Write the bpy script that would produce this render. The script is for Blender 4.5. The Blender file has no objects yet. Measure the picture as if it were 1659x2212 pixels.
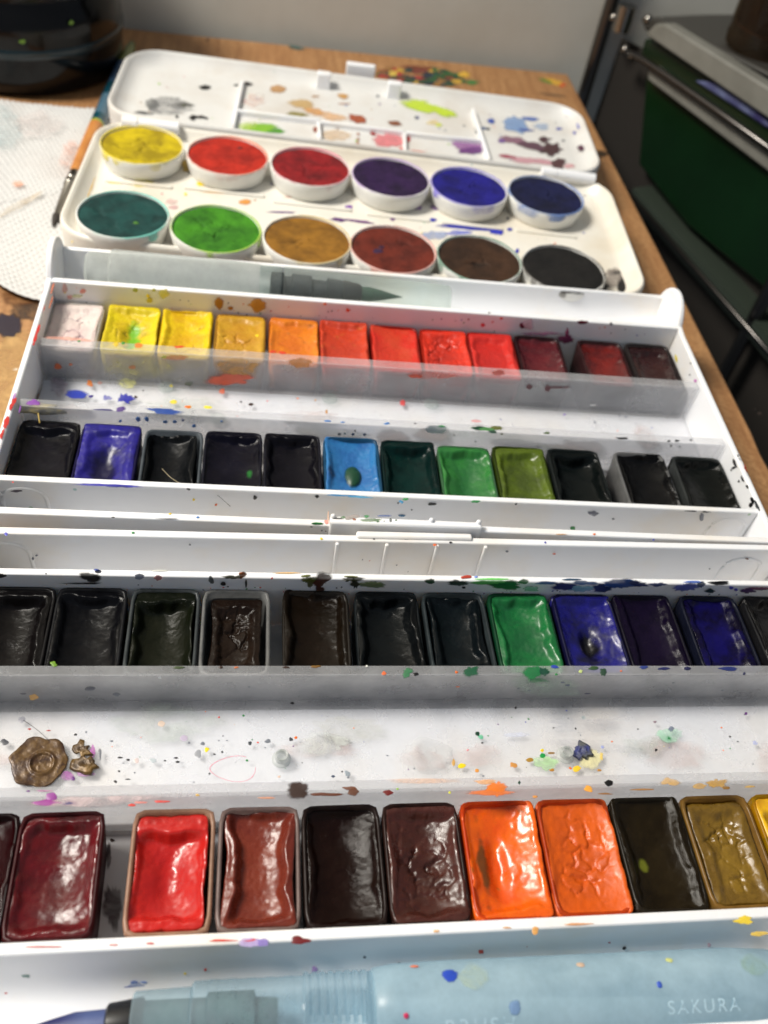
import bpy, bmesh, math, random
import numpy as np
from mathutils import Matrix, Vector
random.seed(7); RNG = np.random.default_rng(7)
S = 0.001                                   # everything below is written in millimetres
scene = bpy.context.scene
COL = scene.collection

# ------------------------------------------------------------------ camera
CX, CY, FPX, CAMH = 829.5, 1106.0, 1919.98, 142.0     # photograph measured at 1659 x 2212
R = np.array([[0.98829972, 0.04157883, 0.14674761],
              [-0.06651444, -0.74833044, 0.65998287],
              [0.13725702, -0.66202172, -0.73680917]])
cam_d = bpy.data.cameras.new('camera'); cam = bpy.data.objects.new('camera', cam_d); COL.objects.link(cam)
M = Matrix.Identity(4)
for i in range(3):
    M[i][0], M[i][1], M[i][2] = R[i, 0], -R[i, 1], -R[i, 2]
M[2][3] = CAMH * S
cam.matrix_world = M
cam_d.sensor_fit = 'VERTICAL'; cam_d.sensor_height = 24; cam_d.lens = FPX / 2212 * 24
cam_d.clip_start = 0.005; cam_d.clip_end = 20
cam_d.dof.use_dof = True; cam_d.dof.aperture_fstop = 14.5; cam_d.dof.focus_distance = 0.150
scene.camera = cam

# ------------------------------------------------------------------ light
world = bpy.data.worlds.new('World'); scene.world = world; world.use_nodes = True
wb = world.node_tree.nodes['Background']
wb.inputs[0].default_value = (0.74, 0.85, 1.0, 1); wb.inputs[1].default_value = 0.235
def area(name, loc, target, size, power, col):
    l = bpy.data.lights.new(name, 'AREA'); l.shape = 'RECTANGLE'; l.size = size[0] * S; l.size_y = size[1] * S
    l.energy = power; l.color = col
    o = bpy.data.objects.new(name, l); COL.objects.link(o); o.location = Vector(loc) * S
    d = Vector(target) - Vector(loc); o.rotation_euler = d.to_track_quat('-Z', 'Y').to_euler()
    return o
area('window_light', (-460, 190, 660), (10, 150, 0), (180, 200), 9.0, (1.0, 0.95, 0.86))
scene.view_settings.view_transform = 'Standard'; scene.view_settings.look = 'None'
scene.view_settings.exposure = 0; scene.view_settings.gamma = 1

# ------------------------------------------------------------------ helpers
def ray(u, v):
    return R @ np.array([u - CX, v - CY, FPX])
CAM = np.array([0, 0, CAMH])
def P(u, v, z=0.0):
    d = ray(u, v); return CAM + d * ((z - CAMH) / d[2])
def PP(u, v, pt, n):
    d = ray(u, v); return CAM + d * (np.dot(np.array(pt) - CAM, n) / np.dot(d, n))
def lin(c, a=1.0):
    r = []
    for x in c[:3]:
        x = x / 255.0
        r.append(x / 12.92 if x <= 0.04045 else ((x + 0.055) / 1.055) ** 2.4)
    return (r[0], r[1], r[2], a)
def mesh(name, verts, faces, mat=None, parent=None, smooth=True, loc=None, rotz=0.0, mats=None, fmat=None):
    m = bpy.data.meshes.new(name)
    m.from_pydata([tuple(float(c) * S for c in v) for v in verts], [], [tuple(int(i) for i in f) for f in faces])
    m.validate(); 
    bm = bmesh.new(); bm.from_mesh(m); bmesh.ops.recalc_face_normals(bm, faces=bm.faces); bm.to_mesh(m); bm.free()
    if mats:
        for q in mats: m.materials.append(q)
        if fmat is not None: m.polygons.foreach_set('material_index', fmat)
    elif mat: m.materials.append(mat)
    if smooth: m.polygons.foreach_set('use_smooth', [True] * len(m.polygons))
    o = bpy.data.objects.new(name, m); COL.objects.link(o)
    if parent: o.parent = parent
    if loc is not None: o.location = Vector(loc) * S
    o.rotation_euler.z = rotz
    return o
def bevel(o, w=0.3, seg=2, ang=30):
    b = o.modifiers.new('bevel', 'BEVEL'); b.width = w * S; b.segments = seg; b.limit_method = 'ANGLE'
    b.angle_limit = math.radians(ang); b.harden_normals = False
    for p in o.data.polygons: p.use_smooth = True
    try: o.data.set_sharp_from_angle(angle=math.radians(35))
    except Exception: pass
    return o
def tag(o, label=None, cat=None, group=None, kind=None):
    if label: o['label'] = label
    if cat: o['category'] = cat
    if group: o['group'] = group
    if kind: o['kind'] = kind
    return o
def empty(name, loc=(0, 0, 0), rotz=0.0, **k):
    o = bpy.data.objects.new(name, None); COL.objects.link(o); o.location = Vector(loc) * S; o.rotation_euler.z = rotz
    o.empty_display_size = 0.005
    return tag(o, **k)
def box_v(x0, x1, y0, y1, z0, z1):
    v = [(x, y, z) for x in (x0, x1) for y in (y0, y1) for z in (z0, z1)]
    f = [(0, 1, 3, 2), (4, 6, 7, 5), (0, 4, 5, 1), (2, 3, 7, 6), (0, 2, 6, 4), (1, 5, 7, 3)]
    return v, f
def box(name, x0, x1, y0, y1, z0, z1, mat, parent=None, bev=0.3, **k):
    v, f = box_v(x0, x1, y0, y1, z0, z1)
    o = mesh(name, v, f, mat, parent, smooth=False, **k)
    return bevel(o, bev) if bev else o
def prism(name, poly, axis, a0, a1, mat, parent=None, bev=0.3, smooth=False):
    """poly in the two other axes, extruded along axis from a0 to a1"""
    n = len(poly); V = []
    for a in (a0, a1):
        for p in poly:
            V.append((a, p[0], p[1]) if axis == 'x' else ((p[0], a, p[1]) if axis == 'y' else (p[0], p[1], a)))
    F = [tuple(range(n)), tuple(range(2 * n - 1, n - 1, -1))]
    F += [(i, (i + 1) % n, n + (i + 1) % n, n + i) for i in range(n)]
    o = mesh(name, V, F, mat, parent, smooth=smooth)
    return bevel(o, bev) if bev else o
def lathe_x(name, prof, x_axis_pts, mat, parent=None, seg=40, cap=True, smooth=True):
    """prof: list of (t along axis 0..L mm, radius); axis from p0 to p1"""
    p0, p1 = (np.array(p, float) for p in x_axis_pts)
    d = (p1 - p0) / np.linalg.norm(p1 - p0)
    a = np.cross(d, [0, 0, 1]); a /= np.linalg.norm(a); b = np.cross(a, d)
    V = []; F = []
    for t, r in prof:
        for k in range(seg):
            th = 2 * math.pi * k / seg
            V.append(p0 + d * t + (a * math.cos(th) + b * math.sin(th)) * r)
    for i in range(len(prof) - 1):
        for k in range(seg):
            k2 = (k + 1) % seg
            F.append((i * seg + k, i * seg + k2, (i + 1) * seg + k2, (i + 1) * seg + k))
    if cap:
        F.append(tuple(range(seg))); F.append(tuple(range((len(prof) - 1) * seg, len(prof) * seg)))
    o = mesh(name, V, F, mat, parent, smooth=smooth)
    try: o.data.set_sharp_from_angle(angle=math.radians(40))
    except Exception: pass
    return o
def lathe_z(name, prof, c, mat, parent=None, seg=64, capb=True, capt=False):
    V = []; F = []
    for r, z in prof:
        for k in range(seg):
            th = 2 * math.pi * k / seg
            V.append((c[0] + r * math.cos(th), c[1] + r * math.sin(th), c[2] + z))
    for i in range(len(prof) - 1):
        for k in range(seg):
            k2 = (k + 1) % seg
            F.append((i * seg + k, i * seg + k2, (i + 1) * seg + k2, (i + 1) * seg + k))
    if capb: F.append(tuple(range(seg)))
    if capt: F.append(tuple(range((len(prof) - 1) * seg, len(prof) * seg)))
    o = mesh(name, V, F, mat, parent, smooth=True)
    try: o.data.set_sharp_from_angle(angle=math.radians(50))
    except Exception: pass
    return o
def tube(name, pts, r, mat, parent=None, seg=8, closed=False):
    pts = [np.array(p, float) for p in pts]; n = len(pts); V = []; F = []
    for i, p in enumerate(pts):
        q0 = pts[(i - 1) % n] if closed or i > 0 else p
        q1 = pts[(i + 1) % n] if closed or i < n - 1 else p
        d = q1 - q0; d /= (np.linalg.norm(d) + 1e-9)
        up = np.array([0, 0, 1.0]) if abs(d[2]) < 0.9 else np.array([1.0, 0, 0])
        a = np.cross(d, up); a /= np.linalg.norm(a); b = np.cross(a, d)
        rr = r[i] if isinstance(r, (list, tuple)) else r
        for k in range(seg):
            th = 2 * math.pi * k / seg; V.append(p + (a * math.cos(th) + b * math.sin(th)) * rr)
    for i in range(n if closed else n - 1):
        j = (i + 1) % n
        for k in range(seg):
            k2 = (k + 1) % seg; F.append((i * seg + k, i * seg + k2, j * seg + k2, j * seg + k))
    if not closed:
        F.append(tuple(range(seg))); F.append(tuple(range((n - 1) * seg, n * seg)))
    return mesh(name, V, F, mat, parent)

# --- numpy noise
def vnoise(x, y, seed):
    r = np.random.default_rng(seed).random((64, 64))
    xi = np.floor(x).astype(int); yi = np.floor(y).astype(int); fx = x - xi; fy = y - yi
    fx = fx * fx * (3 - 2 * fx); fy = fy * fy * (3 - 2 * fy)
    g = lambda a, b: r[a % 64, b % 64]
    return (g(xi, yi) * (1 - fx) + g(xi + 1, yi) * fx) * (1 - fy) + (g(xi, yi + 1) * (1 - fx) + g(xi + 1, yi + 1) * fx) * fy - 0.5
def fbm(x, y, seed, f=1.0, oct=4):
    s = 0; a = 1.0
    for i in range(oct):
        s = s + a * vnoise(x * f + 17.3 * i, y * f + 5.1 * i, seed + i); f *= 2.03; a *= 0.5
    return s
def cracks(x, y, seed, cell=4.0, n=26, ext=14):
    g = np.random.default_rng(seed); pts = g.uniform(-ext, ext, (int(n * (ext / cell) ** 2 / 6) + 6, 2))
    xw = x + 1.1 * fbm(x, y, seed + 3, 0.7, 3); yw = y + 1.1 * fbm(x, y, seed + 9, 0.7, 3)
    D = np.sqrt((xw[..., None] - pts[:, 0]) ** 2 + (yw[..., None] - pts[:, 1]) ** 2); D.sort(axis=-1)
    return D[..., 1] - D[..., 0]            # 0 on the crack lines

# ------------------------------------------------------------------ materials
def newmat(name):
    m = bpy.data.materials.new(name); m.use_nodes = True
    nt = m.node_tree; nt.nodes.clear()
    o = nt.nodes.new('ShaderNodeOutputMaterial'); b = nt.nodes.new('ShaderNodeBsdfPrincipled')
    nt.links.new(b.outputs[0], o.inputs[0]); return m, nt, b, o
def nd(nt, t, **k):
    n = nt.nodes.new(t)
    for a, b in k.items(): setattr(n, a, b)
    return n
def noise(nt, scale, detail=4, rough=0.6, coord='Object', dist=0.0):
    tc = nd(nt, 'ShaderNodeTexCoord'); n = nd(nt, 'ShaderNodeTexNoise')
    n.inputs['Scale'].default_value = scale; n.inputs['Detail'].default_value = detail
    n.inputs['Roughness'].default_value = rough; n.inputs['Distortion'].default_value = dist
    nt.links.new(tc.outputs[coord], n.inputs['Vector']); return n
def ramp(nt, src, stops):
    r = nd(nt, 'ShaderNodeValToRGB'); e = r.color_ramp.elements
    e[0].position, e[0].color = stops[0][0], stops[0][1]; e[1].position, e[1].color = stops[-1][0], stops[-1][1]
    for p, c in stops[1:-1]:
        q = e.new(p); q.color = c
    nt.links.new(src, r.inputs[0]); return r
def mixc(nt, fac, a, b, mode='MIX'):
    m = nd(nt, 'ShaderNodeMix', data_type='RGBA', blend_type=mode)
    for sock, val in ((m.inputs[0], fac), (m.inputs[6], a), (m.inputs[7], b)):
        if hasattr(val, 'node'): nt.links.new(val, sock)
        else: sock.default_value = val
    return m.outputs[2]
def bump(nt, b, src, strength=0.3, dist=0.1):
    n = nd(nt, 'ShaderNodeBump'); n.inputs['Strength'].default_value = strength; n.inputs['Distance'].default_value = dist * S
    nt.links.new(src, n.inputs['Height']); nt.links.new(n.outputs[0], b.inputs['Normal']); return n
BW = ((0, (0, 0, 0, 1)), (1, (1, 1, 1, 1)))

def simple(name, c, rough=0.5, metal=0.0, ns=0, nd_=0.0, spec=0.5, c2=None, bs=0.0, coat=0.0):
    m, nt, b, o = newmat(name)
    b.inputs['Base Color'].default_value = lin(c); b.inputs['Roughness'].default_value = rough
    b.inputs['Metallic'].default_value = metal; b.inputs['Specular IOR Level'].default_value = spec
    b.inputs['Coat Weight'].default_value = coat
    if ns:
        n = noise(nt, ns)
        nt.links.new(mixc(nt, ramp(nt, n.outputs[0], ((0.35, (0, 0, 0, 1)), (0.65, (1, 1, 1, 1)))).outputs[0], lin(c), lin(c2 or c)), b.inputs['Base Color'])
        if bs: bump(nt, b, n.outputs[0], bs, 0.3)
    return m

def white_plastic(name, c=(237, 238, 241), warm=(236, 229, 219), sss=0.15):
    m, nt, b, o = newmat(name)
    n = noise(nt, 45, 5, 0.6); n2 = noise(nt, 900, 3, 0.7)
    f = ramp(nt, n.outputs[0], ((0.48, (0, 0, 0, 1)), (0.75, (1, 1, 1, 1))))
    col = mixc(nt, f.outputs[0], lin(c), lin(warm))
    # small scattered pigment flecks and grime
    v = nd(nt, 'ShaderNodeTexVoronoi'); tc = nd(nt, 'ShaderNodeTexCoord'); v.inputs['Scale'].default_value = 120
    nt.links.new(tc.outputs['Object'], v.inputs['Vector'])
    fl = ramp(nt, v.outputs['Distance'], ((0.03, (1, 1, 1, 1)), (0.055, (0, 0, 0, 1))))
    sel = ramp(nt, v.outputs['Color'], ((0.52, (0, 0, 0, 1)), (0.54, (1, 1, 1, 1))))
    fm = nd(nt, 'ShaderNodeMath', operation='MULTIPLY'); nt.links.new(fl.outputs[0], fm.inputs[0]); nt.links.new(sel.outputs[0], fm.inputs[1])
    fm2 = nd(nt, 'ShaderNodeMath', operation='MULTIPLY'); fm2.inputs[1].default_value = 0.55; nt.links.new(fm.outputs[0], fm2.inputs[0])
    sat = nd(nt, 'ShaderNodeHueSaturation'); sat.inputs['Value'].default_value = 0.4; nt.links.new(v.outputs['Color'], sat.inputs['Color'])
    col = mixc(nt, fm2.outputs[0], col, sat.outputs[0])
    nt.links.new(col, b.inputs['Base Color'])
    b.inputs['Roughness'].default_value = 0.38
    b.inputs['Subsurface Weight'].default_value = sss; b.inputs['Subsurface Radius'].default_value = (1, 0.9, 0.8)
    b.inputs['Subsurface Scale'].default_value = 1.5 * S
    bump(nt, b, n2.outputs[0], 0.06, 0.05)
    return m
WHITE = white_plastic('white_plastic')
CREAM = white_plastic('ivory_plastic', (228, 224, 214), (216, 206, 188))
LIDW = white_plastic('stained_white_plastic', (217, 216, 213), (204, 197, 188))

def frosted(name, tint=(232, 234, 236), body=(225, 227, 230), op=0.35, rough=0.22, haze_scale=120, tr=0.4):
    m, nt, b, o = newmat(name)
    b.inputs['Base Color'].default_value = lin(body); b.inputs['Roughness'].default_value = rough
    t = nd(nt, 'ShaderNodeBsdfTransparent'); t.inputs[0].default_value = lin(tint)
    mx = nd(nt, 'ShaderNodeMixShader')
    n = noise(nt, haze_scale, 4, 0.65)
    mr = nd(nt, 'ShaderNodeMapRange'); mr.inputs[1].default_value = 0.3; mr.inputs[2].default_value = 0.7
    mr.inputs[3].default_value = op * 0.75; mr.inputs[4].default_value = min(1, op * 1.3)
    nt.links.new(n.outputs[0], mr.inputs[0])
    lw = nd(nt, 'ShaderNodeLayerWeight'); lw.inputs[0].default_value = 0.25
    ad = nd(nt, 'ShaderNodeMath', operation='ADD', use_clamp=True); nt.links.new(mr.outputs[0], ad.inputs[0])
    ml = nd(nt, 'ShaderNodeMath', operation='MULTIPLY'); ml.inputs[1].default_value = 0.2; nt.links.new(lw.outputs['Facing'], ml.inputs[0])
    nt.links.new(ml.outputs[0], ad.inputs[1])
    tl = nd(nt, 'ShaderNodeBsdfTranslucent'); tl.inputs[0].default_value = lin(body)
    bx = nd(nt, 'ShaderNodeMixShader'); bx.inputs[0].default_value = tr; nt.links.new(b.outputs[0], bx.inputs[1]); nt.links.new(tl.outputs[0], bx.inputs[2])
    nt.links.new(ad.outputs[0], mx.inputs[0]); nt.links.new(t.outputs[0], mx.inputs[1]); nt.links.new(bx.outputs[0], mx.inputs[2])
    nt.links.new(mx.outputs[0], o.inputs[0])
    n2 = noise(nt, 1500, 2); bump(nt, b, n2.outputs[0], 0.08, 0.05)
    return m
CLEAR = frosted('clear_plastic', (251, 251, 252), (240, 241, 243), op=0.2, tr=0.25)
CLEARB = frosted('scuffed_clear_plastic', (251, 251, 252), (240, 241, 243), op=0.24, tr=0.45)
MILKY = frosted('milky_plastic', (240, 243, 243), (214, 217, 214), 0.5, 0.3)
NECKCLR = frosted('clear_blue_plastic', (228, 240, 245), (198, 218, 228), 0.30, 0.15)
BLUECLR = frosted('pale_blue_plastic', (205, 228, 238), (188, 213, 225), 0.74, 0.3)
CAPCLR = frosted('clear_cap_plastic', (246, 250, 248), (225, 232, 228), 0.13, 0.12)

def splat_mat():
    m, nt, b, o = newmat('dried_paint')
    a = nd(nt, 'ShaderNodeAttribute', attribute_name='Col')
    n = noise(nt, 700, 4, 0.7); n2 = noise(nt, 220, 5, 0.65, dist=1.0)
    v = mixc(nt, ramp(nt, n.outputs[0], BW).outputs[0], (0.78, 0.78, 0.78, 1), (1.15, 1.15, 1.15, 1))
    nt.links.new(mixc(nt, 1.0, a.outputs['Color'], v, 'MULTIPLY'), b.inputs['Base Color'])
    b.inputs['Roughness'].default_value = 0.4
    t = nd(nt, 'ShaderNodeBsdfTransparent'); mx = nd(nt, 'ShaderNodeMixShader')
    # washes (alpha < 1) break up with the noise, solid drops stay solid
    inv = nd(nt, 'ShaderNodeMath', operation='SUBTRACT'); inv.inputs[0].default_value = 1.0; nt.links.new(a.outputs['Alpha'], inv.inputs[1])
    nr = nd(nt, 'ShaderNodeMapRange'); nr.inputs[1].default_value = 0.35; nr.inputs[2].default_value = 0.65; nr.inputs[3].default_value = -1.1; nr.inputs[4].default_value = 0.9
    nt.links.new(n2.outputs[0], nr.inputs[0])
    mu = nd(nt, 'ShaderNodeMath', operation='MULTIPLY'); nt.links.new(inv.outputs[0], mu.inputs[0]); nt.links.new(nr.outputs[0], mu.inputs[1])
    mu2 = nd(nt, 'ShaderNodeMath', operation='MULTIPLY'); nt.links.new(mu.outputs[0], mu2.inputs[0]); nt.links.new(a.outputs['Alpha'], mu2.inputs[1])
    ad = nd(nt, 'ShaderNodeMath', operation='ADD', use_clamp=True); nt.links.new(mu2.outputs[0], ad.inputs[0]); nt.links.new(a.outputs['Alpha'], ad.inputs[1])
    nt.links.new(ad.outputs[0], mx.inputs[0]); nt.links.new(t.outputs[0], mx.inputs[1]); nt.links.new(b.outputs[0], mx.inputs[2])
    nt.links.new(mx.outputs[0], o.inputs[0])
    bump(nt, b, n.outputs[0], 0.25, 0.1)
    return m
SPLAT = splat_mat()

def paint_mat(name, c1, c2, rough=0.3, bstr=0.5, bscale=900, crackc=None, spec=0.5, grime=None, spotc=None):
    m, nt, b, o = newmat(name)
    a = nd(nt, 'ShaderNodeAttribute', attribute_name='wear')
    sp = nd(nt, 'ShaderNodeSeparateColor'); nt.links.new(a.outputs['Color'], sp.inputs[0])
    n = noise(nt, 260, 5, 0.65, dist=0.6); n2 = noise(nt, bscale, 6, 0.7); n3 = noise(nt, bscale * 2.7, 3, 0.7)
    f = nd(nt, 'ShaderNodeMath', operation='ADD', use_clamp=True)
    mr = nd(nt, 'ShaderNodeMapRange'); mr.inputs[1].default_value = 0.35; mr.inputs[2].default_value = 0.68; mr.inputs[3].default_value = -0.25; mr.inputs[4].default_value = 0.55
    nt.links.new(n.outputs[0], mr.inputs[0]); nt.links.new(mr.outputs[0], f.inputs[0]); nt.links.new(sp.outputs[0], f.inputs[1])
    col = mixc(nt, f.outputs[0], lin(c1), lin(c2))
    if grime:      # foreign pigment carried over by the brush
        g = noise(nt, 330, 4, 0.6, dist=1.2)
        col = mixc(nt, ramp(nt, g.outputs[0], ((0.60, (0, 0, 0, 1)), (0.72, (0.8, 0.8, 0.8, 1)))).outputs[0], col, lin(grime))
    if spotc: col = mixc(nt, sp.outputs[2], col, lin(spotc))
    if crackc: col = mixc(nt, sp.outputs[1], col, lin(crackc))
    nt.links.new(col, b.inputs['Base Color'])
    r = nd(nt, 'ShaderNodeMapRange'); r.inputs[1].default_value = 0.35; r.inputs[2].default_value = 0.65
    r.inputs[3].default_value = max(0.08, rough - 0.1); r.inputs[4].default_value = min(1, rough + 0.1)
    nt.links.new(n.outputs[0], r.inputs[0]); nt.links.new(r.outputs[0], b.inputs['Roughness'])
    b.inputs['Specular IOR Level'].default_value = spec
    mm = mixc(nt, 0.35, n2.outputs[0], n3.outputs[0]); bump(nt, b, mm, bstr, 0.07)
    return m

# ------------------------------------------------------------------ splatter collector
class Splats:
    """irregular dried drops and smears laid on real surfaces; joined into one mesh"""
    def __init__(s): s.V = []; s.F = []; s.C = []
    def blob(s, c, e1, e2, n, col, alpha=1.0, rough=0.25, dome=0.10, off=0.05, seed=None, seg=22, soft=False):
        g = np.random.default_rng(seed if seed is not None else len(s.V) + 11)
        n = np.array(n, float); n /= np.linalg.norm(n)
        if np.dot(CAM - np.array(c), n) < 0: n = -n
        size_ = np.linalg.norm(e1) * np.linalg.norm(e2)
        if size_ > 0.8: seg = 44
        nk = 16 if size_ > 0.8 else 6
        ks = np.arange(1, nk + 1); am = g.normal(0, rough, nk) * 0.66 / ks ** 0.95; ph = g.uniform(0, 6.28, nk)
        th = np.linspace(0, 2 * math.pi, seg, endpoint=False)
        rad = 1 + sum(a * np.cos(k * th + p) for a, k, p in zip(am, ks, ph)); rad = np.clip(rad, 0.25, 1.8)
        base = len(s.V); l = lin(col)
        big = np.linalg.norm(e1) * np.linalg.norm(e2) > 0.8
        rings = ((0.5, 0.85, 1.0 if not soft else 0.8), (0.74 if big else 0.86, 0.5, 1.0 if not soft else 0.9), (1.0, 0.0, (0.1 if big else 0.35) if not soft else 0.0))
        s.V.append(np.array(c) + n * (off + dome)); s.C.append((l[0], l[1], l[2], alpha))
        for rr, h, am_ in rings:
            for t, r in zip(th, rad):
                s.V.append(np.array(c) + (e1 * math.cos(t) + e2 * math.sin(t)) * r * rr + n * (off + dome * h))
                s.C.append((l[0], l[1], l[2], alpha * am_))
        for k in range(seg):
            s.F.append((base, base + 1 + k, base + 1 + (k + 1) % seg))
            for q in range(len(rings) - 1):
                a = base + 1 + q * seg; b = a + seg
                s.F.append((a + k, b + k, b + (k + 1) % seg, a + (k + 1) % seg))
    def px(s, u, v, ru, rv, col, plane, alpha=1.0, rough=0.25, rot=0.0, dome=0.10, **k):
        pt, n = plane; n = np.array(n, float)
        c = PP(u, v, pt, n); cr, sr = math.cos(rot), math.sin(rot)
        e1 = PP(u + ru * cr, v + ru * sr, pt, n) - c; e2 = PP(u - rv * sr, v + rv * cr, pt, n) - c
        s.blob(c, e1, e2, n, col, alpha, rough, dome, **k)
    def build(s, name, parent, inv=None):
        V = [np.array(v) for v in s.V]
        if inv is not None:
            V = [np.array((inv @ Vector(v * S)).to_tuple()) / S for v in V]
        m = bpy.data.meshes.new(name); m.from_pydata([tuple(v * S) for v in V], [], s.F)
        ca = m.color_attributes.new('Col', 'FLOAT_COLOR', 'POINT')
        ca.data.foreach_set('color', np.array(s.C, dtype=np.float32).ravel())
        m.materials.append(SPLAT); m.polygons.foreach_set('use_smooth', [True] * len(m.polygons))
        o = bpy.data.objects.new(name, m); COL.objects.link(o); o.parent = parent; o['kind'] = 'stuff'
        return o
def W(ox, oy, sc):
    """coordinates read in an enlarged window of the photograph -> measuring coordinates"""
    return lambda x, y: ((ox + x / sc) / 1.8517, (oy + y / sc) / 1.8517)
ZA, ZB, ZC, ZD = W(0, 1000, 1.08), W(1536, 1000, 1.08), W(0, 1900, 1.08), W(1536, 1900, 1.08)
ZE, ZF, ZG, ZH = W(0, 2650, 1.08), W(1536, 2650, 1.08), W(0, 3100, 1.08), W(1536, 3100, 1.08)
Z1, Z2, ZL, ZR = W(300, 150, 1.185), W(1400, 250, 1.3825), W(0, 400, 1.08), W(1536, 400, 1.08)
BLACK, NAVY, BLUE, SKY = (18, 17, 20), (20, 22, 70), (35, 45, 165), (60, 120, 190)
GREEN, DGREEN, LIME, OLIVE = (35, 130, 60), (12, 60, 40), (150, 200, 40), (90, 95, 30)
YELLOW, ORANGE, RED, CRIM = (245, 215, 30), (235, 110, 25), (215, 50, 35), (120, 18, 40)
BROWN, OCHRE, PURPLE, VIO, GREY = (95, 50, 30), (190, 130, 40), (100, 40, 120), (120, 80, 180), (110, 115, 125)
PINK = (225, 120, 130)
BROWND = (50, 28, 18)

# ------------------------------------------------------------------ setting
def wood_mat():
    m, nt, b, o = newmat('board_wood')
    tc = nd(nt, 'ShaderNodeTexCoord'); mp = nd(nt, 'ShaderNodeMapping'); mp.inputs['Scale'].default_value = (60, 5, 60)
    nt.links.new(tc.outputs['Object'], mp.inputs[0])
    n = nd(nt, 'ShaderNodeTexNoise'); n.inputs['Scale'].default_value = 6; n.inputs['Detail'].default_value = 8; n.inputs['Roughness'].default_value = 0.65
    nt.links.new(mp.outputs[0], n.inputs['Vector'])
    n2 = noise(nt, 700, 4, 0.7); n3 = noise(nt, 26, 3)
    c = ramp(nt, n.outputs[0], ((0.3, lin((138, 98, 62))), (0.5, lin((168, 124, 80))), (0.72, lin((188, 146, 100)))))
    c2 = mixc(nt, ramp(nt, n2.outputs[0], ((0.42, (0, 0, 0, 1)), (0.62, (0.5, 0.5, 0.5, 1)))).outputs[0], c.outputs[0], lin((120, 76, 42)))
    c3 = mixc(nt, ramp(nt, n3.outputs[0], ((0.5, (0, 0, 0, 1)), (0.8, (0.45, 0.45, 0.45, 1)))).outputs[0], c2, lin((150, 100, 60)))
    nt.links.new(c3, b.inputs['Base Color']); b.inputs['Roughness'].default_value = 0.55
    bump(nt, b, n2.outputs[0], 0.25, 0.15); return m
WOOD = wood_mat()
board = prism('board', [(-1000, -420), (127, -420), (126.2, 60), (126.6, 140), (126.0, 152), (126.5, 160), (125.8, 212), (122.9, 377.3), (-52.3, 371), (-1000, 337)], 'z', -12, 0, WOOD, None, 0.8)  # left part widened far out of view to keep lamp light from passing underneath
tag(board, kind='structure')
wallm = simple('wall_paint', (214, 213, 204), 0.85, ns=30, c2=(206, 204, 194), bs=0.08)
ang = math.atan2(6.3, 175)
wall = mesh('wall', *box_v(-900, 900, 0, 30, -700, 900), wallm, None, False, loc=(26, 381, 0), rotz=ang); tag(wall, kind='structure')
floor_ = mesh('floor', *box_v(-1200, 1200, -1200, 600, -720, -700), simple('floor_dark', (16, 14, 16), 0.8, ns=20, c2=(12, 11, 13)), None, False); tag(floor_, kind='structure')
bs = Splats(); ZP = ((0, 0, 0), (0, 0, 1))
for k in range(60):    # the palette-shaped paint patch at the back edge of the board
    t = random.uniform(0, 6.28); r = math.sqrt(random.random())
    bs.px(915 + 95 * r * math.cos(t), 166 + 20 * r * math.sin(t) + 0.1 * 95 * r * math.cos(t), random.uniform(9, 20), random.uniform(4, 7),
          random.choice([(30, 70, 55), (35, 60, 70), (30, 90, 50), (120, 60, 40), (170, 50, 50), (150, 110, 60), (35, 45, 60), (200, 160, 60)]), ZP, 0.9, 0.4, dome=0.02 + 0.001 * k)
for x, y, a, b_, c in ((1000, 163, 18, 6, (215, 170, 60)), (1020, 178, 14, 6, (60, 120, 60)), (905, 155, 20, 6, (120, 60, 50)), (845, 160, 12, 7, (210, 180, 80))):
    bs.px(x, y, a, b_, c, ZP, 0.95, 0.4, dome=0.09)
for x, y, a, b_, c, r in ((1200, 178, 22, 7, (220, 170, 60), 0.3), (1186, 177, 20, 4, (90, 130, 50), 0.3), (1215, 183, 9, 5, (215, 100, 50), 0), (1195, 206, 36, 2.5, (110, 84, 58), 0.12),
                          (640, 103, 20, 5, (70, 95, 90), 0.2), (448, 87, 4, 2, (50, 35, 25), 0), (1300, 332, 14, 8, (60, 45, 30), 0.3)):
    bs.px(x, y, a, b_, c, ZP, 0.85, 0.3, rot=r, dome=0.02)
for x, y, a, b_, c, al in ((40, 830, 110, 150, (196, 158, 104), 0.75), (20, 700, 32, 30, (45, 38, 50), 0.95), (70, 672, 60, 22, (70, 55, 45), 0.7), (40, 640, 60, 25, (110, 70, 40), 0.6), (105, 690, 30, 14, (95, 80, 70), 0.6), (35, 798, 9, 3, (235, 235, 230), 1), (1640, 893, 5, 4, (40, 30, 25), 0.9), (1631, 884, 2, 2, (40, 30, 25), 0.9)):
    bs.px(x, y, a, b_, c, ZP, al, 0.3, dome=0.02, soft=al < 0.9)
bs.build('paint_stain', board)

# ------------------------------------------------------------------ pan boxes
TH_B = 0.019
PIV = np.array([26.0, 75.0, 0.0])
def LB(x, y, z):      # local frame of the near box -> world
    c, s_ = math.cos(TH_B), math.sin(TH_B); dx, dy = x - PIV[0], y - PIV[1]
    return np.array([PIV[0] + c * dx - s_ * dy, PIV[1] + s_ * dx + c * dy, z])
NB = np.array([-math.sin(TH_B), math.cos(TH_B), 0.0]); UPV = np.array([0, 0, 1.0])

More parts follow.
